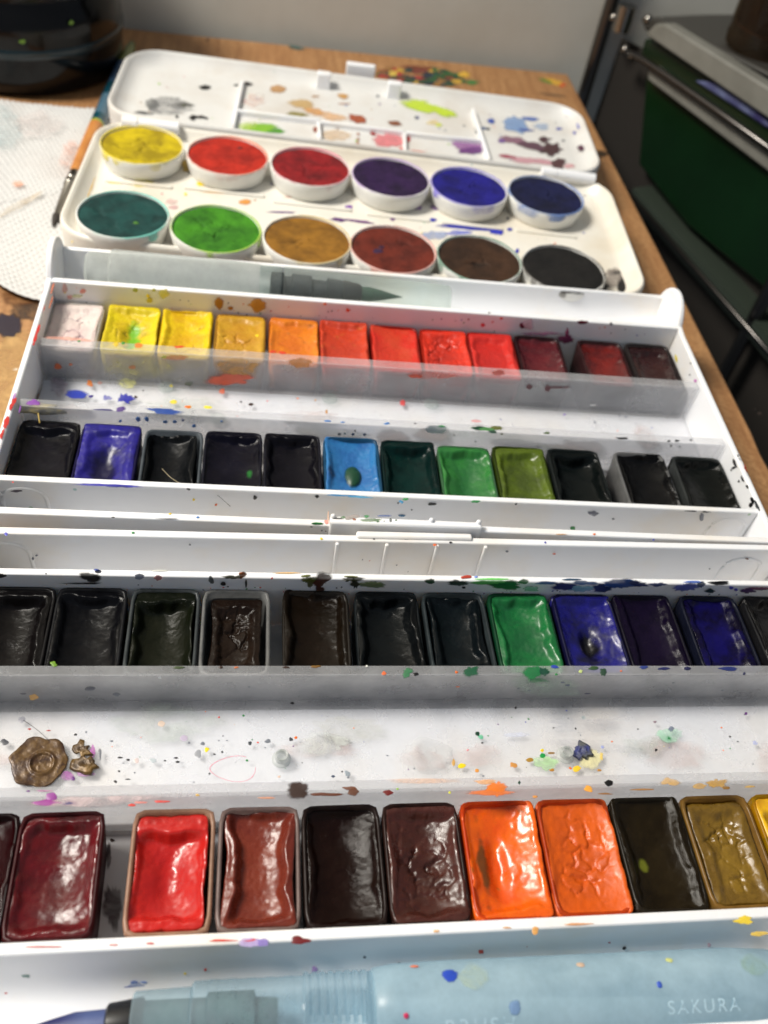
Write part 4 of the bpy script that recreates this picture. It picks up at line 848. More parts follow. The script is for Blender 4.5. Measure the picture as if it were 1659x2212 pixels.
for x, y, a, b, c in ((395, 827, 4, 4, BLACK), (303, 800, 4, 4, BLACK), (510, 795, 6, 4, OLIVE), (1240, 845, 5, 5, BLACK), (1278, 850, 4, 4, BLACK), (230, 780, 50, 20, (205, 215, 225))):
    q(siA, ZB, x, y, a, b, c, AL2N, 0.8, 0.3, dome=0.05)
# brown dirt along the left end of the insert
for x, y, a, b, ro in ((185, 440, 8, 60, -0.12), (205, 510, 8, 40, -0.3), (192, 580, 9, 50, 0.42), (172, 628, 8, 24, 0.4)):
    q(siA, ZA, x, y, a, b, (105, 76, 52), ((-46.45, 0, 0), (1, 0, 0)), 0.85, 0.25, rot=ro, dome=0.02)
# rims and slot walls between the boxes
for x, y, a, b, c in ((450, 1018, 140, 7, (50, 50, 160)), (520, 1022, 60, 6, (30, 35, 130)), (812, 1035, 9, 5, BLACK), (1480, 1060, 70, 5, (50, 120, 170)), (55, 1003, 5, 3, RED), (1550, 1068, 50, 5, (70, 150, 190))):
    q(sA, ZA, x, y, a, b, c, A2T, 0.9, 0.4, rot=0.04, dome=0.05)
for x, y, a, b, c in ((90, 1076, 14, 5, (40, 140, 70)), (75, 1090, 8, 8, (60, 130, 170)), (390, 1088, 20, 6, (30, 120, 60)), (1330, 1130, 26, 3, BLACK), (1390, 1132, 20, 3, BLACK), (570, 1098, 6, 4, BLACK)):
    q(sA, ZB, x, y, a, b, c, A2T, 0.95, 0.4, rot=0.04, dome=0.05)
for f, x, y, a, b, c in ((ZC, 1100, 98, 10, 8, BLACK), (ZC, 1370, 92, 9, 7, BLACK), (ZC, 836, 107, 6, 5, YELLOW), (ZC, 933, 128, 6, 5, ORANGE), (ZC, 196, 97, 5, 4, BLACK), (ZC, 80, 70, 24, 6, (90, 80, 90)), (ZD, 207, 125, 18, 7, BLACK), (ZD, 895, 163, 20, 12, (120, 122, 135)), (ZD, 1370, 180, 9, 18, (130, 132, 142)), (ZD, 813, 229, 12, 9, GREEN), (ZD, 80, 175, 16, 5, (50, 110, 150)), (ZD, 990, 190, 6, 4, GREY), (ZD, 120, 150, 4, 3, BLACK), (ZD, 60, 120, 5, 4, GREY)):
    q(sA, f, x, y, a, b, c, A2N, 0.95, 0.35, dome=0.05)
for f, x, y, a, b, c in ((ZC, 853, 184, 7, 4, SKY), (ZC, 1370, 210, 24, 5, GREEN), (ZC, 1410, 203, 12, 7, (225, 150, 140)), (ZC, 487, 184, 8, 3, BLACK), (ZC, 735, 168, 6, 4, YELLOW), (ZC, 720, 190, 50, 2, BLACK), (ZD, 908, 256, 6, 4, ORANGE), (ZD, 760, 257, 24, 2, OCHRE), (ZD, 1163, 281, 5, 4, BLUE), (ZD, 408, 228, 12, 3, GREY)):
    q(sA, f, x, y, a, b, c, AOT, 0.95, 0.35, dome=0.05)
L3 = W(1200, 2000, 1.8433)
for x, y, a, b, c in ((270, 135, 40, 7, (60, 60, 50)), (320, 128, 18, 8, (60, 120, 50)), (380, 125, 45, 20, (170, 160, 155)), (398, 140, 14, 9, ORANGE), (490, 122, 26, 9, (60, 140, 80)), (590, 118, 50, 7, (80, 100, 150)), (670, 150, 10, 16, DGREEN), (708, 147, 8, 7, GREEN), (575, 158, 12, 6, (60, 150, 70)), (620, 155, 7, 4, GREY), (520, 150, 80, 14, (150, 200, 130)), (210, 120, 8, 30, (225, 180, 150))):
    q(sA, L3, x, y, a, b, c, ALT if y < 130 else ((0, 106.6, 0), (0, -1, 0)), 0.8, 0.45, k=0.293, dome=0.04)
for x, y, a, b, c in ((110, 172, 25, 7, GREEN), (150, 175, 24, 7, GREEN), (230, 229, 9, 6, BLACK), (190, 229, 6, 4, BLACK), (160, 226, 6, 4, BLACK), (85, 197, 10, 3, BLACK)):
    q(sA, L3, x, y, a, b, c, AON, 0.95, 0.45, k=0.293, dome=0.04)
for x, y, a, b, c, pl in ((155, 283, 8, 6, YELLOW, B4T), (575, 272, 18, 8, BROWND, B4T), (545, 285, 7, 7, BLACK, B4T), (525, 255, 8, 3, RED, B4T), (610, 257, 18, 4, OCHRE, B4T), (1080, 270, 20, 8, GREEN, B4T), (1060, 278, 7, 5, BLUE, B4T), (1020, 265, 30, 6, (200, 225, 170), B4T), (1112, 313, 9, 5, BLACK, BOI), (998, 331, 11, 6, (225, 110, 60), BOI), (460, 440, 5, 4, NAVY, BOI), (512, 446, 5, 3, RED, BOI), (712, 479, 8, 3, GREY, BOI), (627, 413, 3, 3, BLACK, BOI), (797, 528, 4, 3, BLACK, BOI), (795, 290, 30, 3, GREY, B4T)):
    q(sB, L3, x, y, a, b, c, ((0, 0, 17.95), (0, 0, 1)) if pl is B4T else pl, 0.95, 0.4, k=0.293, dome=0.04)
for f, x, y, a, b, c in ((ZC, 575, 250, 7, 5, GREEN), (ZC, 1387, 275, 5, 4, YELLOW), (ZC, 26, 256, 8, 8, (90, 90, 190)), (ZD, 221, 302, 8, 5, (225, 110, 60)), (ZD, 697, 292, 5, 4, BLUE), (ZD, 289, 291, 6, 4, BLACK)):
    q(sB, f, x, y, a, b, c, ((0, 0, 17.95), (0, 0, 1)), 0.95, 0.35, dome=0.04)
for f, x, y, a, b, c in ((ZC, 160, 348, 5, 4, GREY), (ZC, 142, 362, 4, 7, GREY), (ZC, 820, 300, 5, 4, GREY), (ZD, 735, 340, 8, 4, (225, 110, 80)), (ZD, 530, 330, 7, 4, GREY), (ZD, 1568, 362, 8, 4, BROWN), (ZD, 1405, 405, 4, 3, GREY)):
    q(sB, f, x, y, a, b, c, BOI, 0.95, 0.35, dome=0.04)
# wall behind the dark row: thick smears over the rim and down the face
for f, x, y, a, b, c, r_ in ((ZC, 390, 440, 46, 24, BLACK, .25), (ZC, 425, 415, 14, 9, (40, 50, 100), .4), (ZC, 10, 430, 30, 9, BLACK, .4), (ZC, 380, 468, 80, 4, BLACK, .5), (ZC, 600, 437, 20, 14, (150, 155, 175), .3), (ZC, 683, 443, 17, 12, (200, 140, 140), .2), (ZC, 1010, 440, 50, 9, (70, 70, 30), .5), (ZC, 1043, 430, 16, 14, (150, 85, 40), .4), (ZC, 1062, 468, 5, 18, BLACK, .3), (ZC, 970, 470, 12, 8, BLACK, .4), (ZC, 912, 455, 12, 16, (90, 95, 95), .5), (ZC, 1330, 455, 36, 14, OLIVE, .5), (ZC, 1340, 470, 14, 24, (90, 90, 50), .4), (ZC, 1395, 462, 40, 26, (75, 35, 25), .5), (ZC, 1380, 490, 18, 18, (70, 35, 25), .4), (ZC, 1510, 450, 46, 12, (60, 62, 25), .5), (ZC, 1535, 470, 16, 24, (40, 38, 20), .5), (ZC, 1610, 470, 60, 14, (120, 135, 90), .4), (ZC, 1175, 445, 5, 4, RED, .3), (ZC, 200, 425, 5, 3, BLACK, .3),
                          (ZD, 200, 458, 24, 12, (15, 75, 40), .4), (ZD, 320, 465, 48, 14, (14, 55, 40), .4), (ZD, 530, 475, 70, 20, (20, 110, 55), .4), (ZD, 450, 460, 80, 10, (90, 190, 90), .4), (ZD, 600, 460, 30, 10, (30, 120, 60), .4), (ZD, 345, 486, 9, 5, BLACK, .3), (ZD, 780, 480, 60, 16, (40, 50, 110), .4), (ZD, 860, 465, 60, 10, (60, 110, 160), .4), (ZD, 700, 465, 50, 8, (70, 110, 160), .4), (ZD, 1000, 475, 80, 22, (40, 80, 150), .5), (ZD, 1090, 470, 50, 14, (30, 50, 110), .5), (ZD, 940, 485, 40, 20, (30, 50, 100), .4), (ZD, 1180, 470, 40, 9, (50, 70, 130), .5), (ZD, 1300, 480, 50, 20, (90, 100, 180), .5), (ZD, 1370, 470, 20, 14, (60, 80, 120), .4), (ZD, 1450, 468, 44, 9, BLACK, .3), (ZD, 1410, 500, 22, 10, (20, 50, 50), .3), (ZD, 1520, 495, 9, 6, BLUE, .2), (ZD, 1500, 487, 10, 6, BLUE, .2), (ZD, 1570, 500, 34, 12, (80, 50, 100), .4), (ZD, 1620, 490, 40, 8, (110, 60, 90), .4), (ZD, 850, 490, 60, 14, (140, 190, 200), .4), (ZD, 640, 490, 40, 10, (150, 200, 175), .4)):
    q(sB, f, x, y, a, b, c, B1N, 0.93, r_, dome=0.10)
for f, x, y, a, b, c in ((ZC, 700, 413, 40, 3, (220, 220, 210)), (ZC, 1230, 424, 60, 3, (235, 190, 120)), (ZC, 1320, 437, 26, 4, OLIVE), (ZC, 1510, 440, 30, 4, OLIVE), (ZC, 1045, 425, 14, 5, (170, 90, 40)), (ZC, 420, 411, 14, 5, (50, 70, 140)), (ZD, 352, 443, 22, 8, (180, 60, 40)), (ZD, 480, 450, 90, 4, (120, 215, 110)), (ZD, 810, 452, 46, 4, (40, 70, 100)), (ZD, 1060, 456, 20, 4, (40, 90, 150)), (ZD, 1440, 463, 40, 6, BLACK), (ZD, 1335, 462, 40, 5, (80, 110, 190)), (ZD, 398, 440, 8, 4, (120, 150, 230))):
    q(sB, f, x, y, a, b, c, B1T, 0.95, 0.4, dome=0.08)
# near insert: lip, wall, floor
for f, x, y, a, b, c in ((ZE, 1020, 22, 9, 5, (200, 110, 60)), (ZE, 770, 22, 26, 6, (60, 75, 40)), (ZE, 1235, 20, 14, 5, BROWND), (ZE, 1365, 18, 20, 6, (120, 85, 30)), (ZE, 1585, 17, 7, 4, (235, 235, 225)), (ZE, 955, 20, 12, 4, BROWND), (ZE, 230, 10, 14, 12, (110, 150, 40)),
                      (ZF, 375, 35, 34, 24, (20, 85, 55)), (ZF, 650, 45, 44, 30, (24, 110, 60)), (ZF, 690, 40, 26, 20, (12, 66, 50)), (ZF, 100, 45, 22, 22, (60, 120, 80)), (ZF, 312, 43, 7, 6, ORANGE), (ZF, 853, 40, 8, 8, (190, 205, 130)), (ZF, 945, 45, 16, 16, (40, 70, 50)), (ZF, 1024, 38, 5, 4, ORANGE), (ZF, 743, 20, 16, 8, (40, 60, 170)), (ZF, 743, 52, 7, 5, GREEN), (ZF, 900, 25, 20, 10, (50, 80, 40)), (ZF, 1470, 30, 40, 8, (30, 45, 110)), (ZF, 1120, 22, 20, 7, (40, 60, 130)), (ZF, 1200, 28, 26, 6, (30, 35, 90)), (ZF, 1555, 50, 6, 6, NAVY), (ZF, 135, 50, 14, 7, BLACK), (ZF, 0, 45, 10, 9, (225, 110, 60)), (ZF, 1310, 25, 16, 8, NAVY)):
    q(siB, f, x, y, a, b, c, ALP, 0.92, 0.4, dome=0.08)
for f, x, y, a, b, c, al in ((ZE, 405, 114, 22, 8, (90, 95, 108), .95), (ZE, 507, 137, 15, 8, (90, 95, 108), .95), (ZE, 143, 146, 20, 13, (235, 180, 90), .95), (ZE, 102, 135, 14, 4, (90, 90, 100), .9), (ZE, 690, 64, 7, 6, (250, 250, 250), 1), (ZE, 1075, 105, 5, 3, GREY, .8), (ZF, 660, 75, 50, 12, (40, 140, 80), .7), (ZF, 772, 85, 10, 4, (80, 85, 120), .95), (ZF, 793, 97, 11, 5, (80, 85, 120), .95), (ZF, 628, 120, 10, 4, GREY, .9), (ZF, 582, 112, 6, 4, GREY, .9), (ZF, 875, 133, 16, 3, (60, 60, 90), .9), (ZF, 318, 103, 9, 3, ORANGE, .7), (ZF, 1463, 120, 6, 4, GREY, .9), (ZF, 700, 100, 160, 50, (170, 205, 180), .25), (ZF, 1250, 87, 7, 4, GREY, .9)):
    q(siB, f, x, y, a, b, c, BLW, al, 0.3, dome=0.05)
fl = [(ZE, 95, 248, 16, 13, (150, 150, 160), .8), (ZE, 697, 266, 17, 14, (235, 205, 180), .8), (ZE, 893, 377, 11, 9, YELLOW, 1), (ZE, 876, 350, 10, 8, GREY, .95), (ZE, 1080, 349, 9, 8, (60, 66, 72), 1), (ZE, 1155, 341, 13, 9, (110, 115, 125), .95), (ZE, 856, 395, 15, 17, (150, 152, 158), .85), (ZE, 660, 424, 17, 10, (180, 190, 195), .85), (ZE, 590, 424, 14, 10, (225, 200, 195), .8), (ZE, 1277, 327, 7, 6, ORANGE, 1), (ZE, 1258, 332, 8, 9, (60, 60, 66), 1), (ZE, 767, 430, 9, 5, BLACK, 1), (ZE, 762, 413, 10, 4, BLACK, 1), (ZE, 712, 425, 5, 4, BLACK, 1), (ZE, 960, 387, 6, 4, BLACK, 1), (ZE, 928, 397, 5, 4, BLACK, 1), (ZE, 553, 421, 9, 5, BLACK, 1), (ZE, 500, 516, 8, 6, BLACK, 1), (ZE, 316, 502, 9, 10, PURPLE, 1), (ZE, 290, 490, 30, 24, (170, 90, 170), .5), (ZE, 400, 390, 12, 30, (180, 60, 170), .7), (ZE, 370, 480, 40, 14, (200, 140, 200), .5), (ZE, 433, 395, 7, 26, (110, 112, 120), .9), (ZE, 15, 345, 18, 14, (60, 62, 70), .95), (ZE, 327, 312, 7, 5, BLACK, 1), (ZE, 210, 294, 10, 3, (170, 60, 60), 1), (ZE, 125, 288, 8, 4, (170, 60, 60), 1), (ZE, 372, 302, 5, 4, GREY, 1), (ZE, 1500, 480, 15, 11, (140, 150, 160), .9), (ZE, 1438, 492, 8, 6, (70, 80, 100), 1), (ZE, 1067, 424, 6, 5, GREEN, 1), (ZE, 1262, 176, 9, 5, BLACK, 1), (ZE, 1205, 495, 6, 5, (230, 200, 180), 1), (ZE, 795, 327, 18, 14, (205, 185, 215), .6), (ZE, 1420, 340, 120, 50, (215, 220, 215), .5), (ZE, 520, 412, 12, 4, BLACK, 1), (ZE, 515, 470, 6, 4, BLACK, 1), (ZE, 552, 505, 14, 3, BLACK, .8), (ZE, 480, 340, 8, 4, GREY, 1), (ZE, 818, 347, 6, 4, GREY, .9), (ZE, 945, 338, 4, 3, GREY, .9), (ZE, 981, 338, 4, 3, GREY, .9), (ZE, 1145, 368, 4, 3, GREY, .9),
      (ZF, 405, 310, 11, 9, DGREEN, 1), (ZF, 418, 322, 12, 10, (90, 200, 150), .7), (ZF, 333, 446, 16, 12, YELLOW, 1), (ZF, 300, 433, 8, 14, (215, 165, 80), .9), (ZF, 404, 467, 9, 8, (225, 150, 60), .95), (ZF, 556, 445, 15, 12, (205, 140, 60), .95), (ZF, 695, 440, 58, 34, (180, 225, 160), .75), (ZF, 684, 404, 13, 12, (30, 150, 70), 1), (ZF, 682, 381, 8, 7, YELLOW, 1), (ZF, 725, 465, 10, 7, OCHRE, 1), (ZF, 840, 458, 18, 12, (240, 200, 50), 1), (ZF, 805, 457, 7, 5, ORANGE, .9), (ZF, 928, 466, 11, 5, OCHRE, .9), (ZF, 900, 410, 50, 50, (240, 232, 180), .7), (ZF, 940, 405, 7, 18, (235, 205, 110), .8), (ZF, 1229, 327, 12, 11, (20, 120, 60), 1), (ZF, 1220, 315, 60, 34, (170, 220, 190), .6), (ZF, 1240, 288, 14, 12, (110, 120, 140), .9), (ZF, 1175, 378, 6, 6, BLACK, 1), (ZF, 569, 198, 4, 6, BLACK, 1), (ZF, 1170, 257, 8, 5, (150, 130, 140), .9), (ZF, 1603, 349, 11, 9, (185, 190, 225), .9), (ZF, 1563, 222, 7, 6, PURPLE, 1), (ZF, 943, 366, 8, 7, (160, 170, 220), .9), (ZF, 984, 342, 5, 4, ORANGE, .8), (ZF, 732, 283, 4, 3, BLACK, 1), (ZF, 1097, 287, 4, 3, BLACK, 1), (ZF, 424, 348, 5, 4, BLACK, 1), (ZF, 1495, 321, 5, 4, BLACK, 1), (ZF, 362, 378, 5, 4, PINK, .9), (ZF, 575, 315, 60, 12, (210, 215, 235), .5), (ZF, 720, 393, 16, 5, (150, 110, 40), .9), (ZF, 630, 420, 18, 9, (170, 130, 50), 1), (ZF, 130, 458, 4, 3, GREY, 1), (ZF, 428, 491, 6, 3, GREY, 1)]
for f, x, y, a, b, c, al in fl:
    q(siB, f, x, y, a, b, c, AFL, al, 0.3, dome=0.05, soft=al < 0.78)
# faint pink outline ring (dried puddle)
for k in range(44):
    t = 2 * math.pi * k / 44
    if 5.4 < t < 6.2: continue
    q(siB, ZE, 1005 + 98 * math.cos(t), 460 + 54 * math.sin(t) + 8 * math.sin(2 * t), 9, 1.6, (225, 130, 150), AFL, 0.75, 0.3, rot=math.atan2(54 * math.cos(t), -98 * math.sin(t)), dome=0.02, seg=8)
for f, x, y, a, b, c, al in ((ZE, 200, 605, 66, 14, (150, 45, 140), .9), (ZE, 222, 580, 26, 20, (140, 40, 140), .9), (ZE, 300, 608, 40, 9, (75, 65, 110), .95), (ZE, 570, 617, 18, 6, RED, .95), (ZE, 610, 604, 30, 5, (225, 130, 120), .8), (ZE, 700, 602, 36, 6, RED, .9), (ZE, 1303, 555, 58, 34, BROWND, .97), (ZE, 1400, 573, 60, 9, (95, 45, 20), .95), (ZE, 1510, 545, 30, 9, (110, 60, 30), .9), (ZE, 1525, 560, 26, 16, (95, 50, 22), .9), (ZE, 850, 573, 8, 5, (235, 190, 90), .9), (ZE, 1150, 585, 40, 4, (225, 150, 110), .8), (ZE, 125, 557, 8, 4, PURPLE, 1), (ZE, 180, 555, 40, 3, (200, 110, 170), .7), (ZE, 400, 600, 300, 22, (235, 205, 205), .35),
                          (ZF, 490, 545, 46, 34, (232, 120, 30), .92), (ZF, 470, 563, 110, 12, (225, 120, 60), .85), (ZF, 430, 515, 50, 10, (235, 170, 110), .6), (ZF, 200, 512, 200, 10, (235, 190, 160), .4), (ZF, 888, 546, 20, 13, (238, 165, 60), .97), (ZF, 966, 521, 20, 13, (20, 18, 18), 1), (ZF, 1115, 550, 54, 4, (170, 120, 60), .9), (ZF, 1230, 520, 40, 18, (215, 170, 100), .75), (ZF, 1440, 520, 36, 24, (190, 145, 60), .8), (ZF, 1370, 535, 26, 14, (205, 160, 80), .7), (ZF, 1475, 540, 16, 7, (140, 100, 40), .95), (ZF, 18, 562, 22, 12, (110, 24, 20), .97), (ZF, 955, 568, 30, 4, (150, 100, 40), .9), (ZF, 1580, 540, 20, 5, (200, 160, 80), .8), (ZF, 585, 520, 5, 9, DGREEN, 1), (ZF, 283, 562, 6, 6, (220, 220, 60), .9), (ZF, 58, 547, 6, 4, LIME, .9), (ZF, 652, 580, 12, 6, (225, 150, 60), .9)):
    q(siB, f, x, y, a, b, c, ALP, al, 0.35, dome=0.08)
for f, x, y, a, b, c, al in ((ZG, 1085, 725, 60, 22, (190, 170, 220), .8), (ZG, 1080, 718, 30, 10, RED, .9), (ZG, 1135, 725, 34, 18, (150, 130, 205), .8), (ZG, 1295, 715, 44, 17, (110, 20, 24), .97), (ZG, 960, 715, 60, 5, (225, 60, 40), .9), (ZG, 650, 728, 18, 4, RED, .9), (ZG, 490, 735, 20, 4, (225, 130, 120), .8), (ZG, 200, 742, 90, 4, (200, 60, 50), .8), (ZH, 650, 672, 14, 20, (230, 165, 80), .8), (ZH, 1555, 628, 40, 20, (235, 205, 50), .9), (ZH, 840, 645, 70, 5, (225, 150, 80), .7), (ZH, 225, 675, 14, 7, (235, 180, 120), .8), (ZH, 530, 660, 20, 4, (225, 160, 90), .8), (ZH, 1615, 684, 36, 12, (225, 190, 80), .8)):
    q(sB, f, x, y, a, b, c, B4T, al, 0.35, dome=0.06)
CH = ((0, 0, 12.0), (0, 0, 1)); CHF = LB(26, 33.0, 0), np.array([0, -0.8, 0.6])
CHP = (LB(26, 33.2, 11), np.array([0.015, -0.86, 0.5]))
for f, x, y, a, b, c, al in ((ZG, 115, 858, 20, 18, (110, 145, 135), .9), (ZG, 178, 836, 5, 4, GREY, .9), (ZG, 885, 840, 7, 6, RED, .9), (ZG, 1107, 780, 6, 5, GREY, 1), (ZG, 1465, 768, 9, 6, GREY, 1), (ZG, 1575, 785, 6, 9, GREY, 1), (ZG, 1357, 840, 12, 16, (190, 140, 215), .7), (ZG, 800, 857, 6, 5, YELLOW, 1), (ZG, 28, 945, 9, 6, (225, 80, 90), .9), (ZG, 590, 905, 40, 14, (110, 150, 215), .6), (ZG, 580, 893, 14, 9, (90, 130, 210), .8), (ZG, 560, 918, 34, 6, (50, 60, 160), .9), (ZG, 483, 945, 11, 9, NAVY, 1), (ZG, 447, 970, 9, 9, NAVY, 1), (ZG, 525, 963, 18, 18, (30, 26, 60), 1), (ZG, 620, 895, 16, 6, (90, 140, 220), .8),
                          (ZH, 420, 762, 11, 11, (200, 70, 50), .95), (ZH, 617, 737, 6, 5, RED, .9), (ZH, 783, 719, 6, 5, GREY, .9), (ZH, 972, 716, 8, 9, (205, 110, 120), .8), (ZH, 1038, 748, 8, 8, BLACK, 1), (ZH, 115, 745, 5, 4, GREY, .9), (ZH, 1405, 733, 8, 8, (220, 180, 190), .9), (ZH, 1155, 773, 4, 3, BLACK, .9), (ZH, 500, 800, 5, 4, GREY, 1), (ZH, 65, 812, 6, 4, GREY, 1)):
    q(sB, f, x, y, a, b, c, CHP, al, 0.35, dome=0.04)
for f, x, y, a, b, c, al in ((ZG, 70, 1040, 160, 34, (235, 170, 175), .6), (ZG, 40, 1020, 70, 10, (225, 120, 130), .6), (ZG, 120, 1005, 80, 4, (225, 130, 140), .8), (ZG, 60, 1065, 90, 14, (225, 110, 120), .7)):
    q(sB, f, x, y, a, b, c, (LB(26, 30.5, 7.0), np.array([0, -0.4, 0.9])), al, 0.35, dome=0.03)
# stains inside the gap of the near row
for f, x, y, a, b, c, al in ((ZG, 485, 282, 10, 7, BROWND, 1), (ZG, 490, 560, 44, 100, (58, 24, 32), .6), (ZG, 470, 350, 14, 50, (60, 20, 30), .6), (ZG, 490, 180, 40, 30, (240, 190, 195), .6)):
    q(sB, f, x, y, a, b, c, ((0, 0, 3.3), (0, 0, 1)), al, 0.4, dome=0.03)
for k in range(11):
    rx, ry = random.uniform(2.5, 9), random.uniform(1.2, 4); x = random.uniform(-40, 95)
    c = random.choice([(200, 190, 200), (205, 205, 190), (190, 195, 205), (215, 190, 185), (195, 205, 195), (180, 180, 188)])
    siB.blob(LB(x, random.uniform(61, 74), 8.0), np.array([rx, 0, 0]), np.array([0, ry, 0]), (0, 0, 1), c, 0.25, 0.35, 0.01, soft=True)
    siA.blob((x, random.uniform(140.5, 152), 8.0), np.array([rx, 0, 0]), np.array([0, ry, 0]), (0, 0, 1), c, 0.25, 0.35, 0.01, soft=True)
for k in range(60):
    x = random.uniform(-45, 100); r_ = random.uniform(0.07, 0.22); c = random.choice([GREY, GREY, BLACK, OCHRE, ORANGE, RED, BLUE, YELLOW, PURPLE, GREEN])
    siB.blob(LB(x, random.uniform(60, 75), 8.03), np.array([r_, 0, 0]), np.array([0, r_ * random.uniform(.6, 1), 0]), (0, 0, 1), c, random.choice([.6, .9, 1]), 0.3, 0.04, seg=9)
    siA.blob((x, random.uniform(139.5, 153), 8.03), np.array([r_, 0, 0]), np.array([0, r_ * random.uniform(.6, 1), 0]), (0, 0, 1), c, random.choice([.6, .9, 1]), 0.3, 0.04, seg=9)
    z = random.uniform(13, 18)
    sA.blob((x, 175.48, z), np.array([r_, 0, 0]), np.array([0, 0, r_]), (0, -1, 0), c, 0.9, 0.3, 0.04, seg=9)
    sB.blob(LB(x, 95.25, random.uniform(13, 15.3)), np.array([r_, 0, 0]), np.array([0, 0, r_]), -NB, c, 0.9, 0.3, 0.04, seg=9)
bpy.context.view_layer.update()
sA.build('paint_splatter', boxA); siA.build('paint_splatter', insA)
sB.build('paint_splatter', boxB, boxB.matrix_world.inverted()); siB.build('paint_splatter', insB, insB.matrix_world.inverted())

# ------------------------------------------------------------------ dried flakes
def flake(name, uv, z, outline, thick, mat, label, seed, ring=False):
    c = P(*uv, z); g = np.random.default_rng(seed); n = len(outline); V = []; F = []
    rings = (1.0, 0.97, 0.75, 0.55, 0.5, 0.42, 0.2, 0.01)
    zz = (0, thick, thick * 1.1, thick * 1.0, thick * (1.4 if ring else 1.1), thick * (0.75 if ring else 1.2), thick * 0.7, thick * 0.75)
    for k, (rr, h) in enumerate(zip(rings, zz)):
        for (x, y) in outline:
            rad = math.hypot(x, y); kk = rr if rr > 0.6 or not ring else rr * (4.0 / rad)
            V.append((x * kk, y * kk, h + (g.normal(0, 0.03) if k > 0 else 0) + 0.05 * x * (k > 0)))
    for i in range(len(rings) - 1):
        for k in range(n): F.append((i * n + k, i * n + (k + 1) % n, (i + 1) * n + (k + 1) % n, (i + 1) * n + k))
    F.append(tuple(range(n)))
    o = mesh(name, V, F, mat, None, loc=(c[0], c[1], z))
    tag(o, label, 'paint flake'); return o
def outline(n, rx, ry, seed, jag=0.12, hexa=0.0):
    g = np.random.default_rng(seed); r = []
    for k in range(n):
        t = 2 * math.pi * k / n; w = 1 + g.normal(0, jag) + hexa * math.cos(6 * t + 0.5); r.append((rx * w * math.cos(t), ry * w * math.sin(t)))
    return r
bronze, nt_, b_, o_ = newmat('bronze_paint'); n_ = noise(nt_, 420, 5, 0.7)
nt_.links.new(ramp(nt_, n_.outputs[0], ((0.3, lin((34, 16, 22))), (0.42, lin((66, 44, 28))), (0.60, lin((104, 78, 44))), (0.70, lin((44, 22, 26))))).outputs[0], b_.inputs['Base Color'])
b_.inputs['Metallic'].default_value = 0.2; b_.inputs['Roughness'].default_value = 0.33; bump(nt_, b_, n_.outputs[0], 0.8, 0.2)
def ring_flake():
    g = np.random.default_rng(5); nr, na = 22, 56; th = np.linspace(0, 2 * math.pi, na, endpoint=False)
    edge = 4.15 * (1 + 0.05 * np.cos(6 * th + 0.6) + 0.09 * fbm(np.cos(th) * 2 + 9, np.sin(th) * 2 + 9, 41, 1.6, 4))
    RR, TT = np.meshgrid(np.linspace(0.001, 1, nr), th, indexing='ij'); X = RR * edge[None, :] * np.cos(TT); Y = RR * edge[None, :] * np.sin(TT)
    d = np.hypot(X - 0.55, Y + 0.25); Z = 0.42 + 0.28 * np.exp(-((d - 1.75) / 0.22) ** 2) - 0.16 * (d < 1.6) + 0.16 * fbm(X + 20, Y + 20, 61, 0.9, 4) - 0.05 * X + 0.25 * (RR ** 8) * fbm(X, Y, 65, 0.8, 2)
    Z = np.maximum(Z, 0.1); V = np.stack([X, Y, Z], -1).reshape(-1, 3); idx = np.arange(nr * na).reshape(nr, na)
    Q = np.stack([idx[:-1], np.roll(idx[:-1], -1, 1), np.roll(idx[1:], -1, 1), idx[1:]], -1).reshape(-1, 4).tolist()
    low = V[idx[-1]].copy(); low[:, 2] = 0; n0 = len(V); V = np.vstack([V, low])
    Q += [(int(idx[-1][k]), int(idx[-1][(k + 1) % na]), n0 + (k + 1) % na, n0 + k) for k in range(na)]
    c = P(*ZE(168, 432), 8.1); o = mesh('bronze_flake', V, Q, bronze, None, loc=(c[0], c[1], 8.08)); tag(o, 'large bronze flake with a ring mark lying on the near mixing insert', 'paint flake')
ring_flake()
fr = simple('dark_bronze_paint', (58, 42, 30), 0.4, 0.2, ns=500, c2=(112, 84, 36), bs=0.6)
flake('bronze_flake', ZE(372, 440), 8.1, outline(16, 2.0, 1.5, 8, 0.22), 0.5, fr, 'small broken bronze flake right of the ringed one', 6)
flake('bronze_flake', ZE(350, 378), 8.1, outline(14, 1.3, 1.3, 9, 0.3), 0.4, fr, 'dark crumb of bronze paint behind the small broken flake', 6)
bf = simple('blue_flake_paint', (52, 58, 120), 0.5, ns=600, c2=(90, 92, 90), bs=0.6)
flake('blue_flake', ZF(850, 388), 8.1, outline(16, 1.5, 1.5, 12, 0.25), 0.6, bf, 'crumb of blue paint beside the plastic stud of the near insert', 7)
yf = simple('yellow_flake_paint', (150, 130, 20), 0.5, ns=500, c2=(45, 42, 14), bs=0.5)
flake('yellow_flake', ZA(172, 690), 14.6, outline(16, 4.4, 1.5, 15, 0.25), 0.5, yf, 'olive yellow flake with a splinter behind the leftmost blue black pan', 9)
hm = simple('hair_dark', (30, 24, 22), 0.4)
hl = simple('hair_pale', (190, 175, 140), 0.4)
def hair(pix, z, r, mat, label, name='hair'):
    pts = [P(*p_, zz) for p_, zz in zip(pix, z)]
    # smooth it
    out = []
    for i in range(len(pts) - 1):
        for k in range(6):
            t = k / 6; p0 = pts[max(0, i - 1)]; p1 = pts[i]; p2 = pts[i + 1]; p3 = pts[min(len(pts) - 1, i + 2)]
            out.append(0.5 * ((2 * p1) + (-p0 + p2) * t + (2 * p0 - 5 * p1 + 4 * p2 - p3) * t * t + (-p0 + 3 * p1 - 3 * p2 + p3) * t ** 3))
    out.append(pts[-1])
    o = tube(name, out, r, mat, None, 5); tag(o, label, name); return o
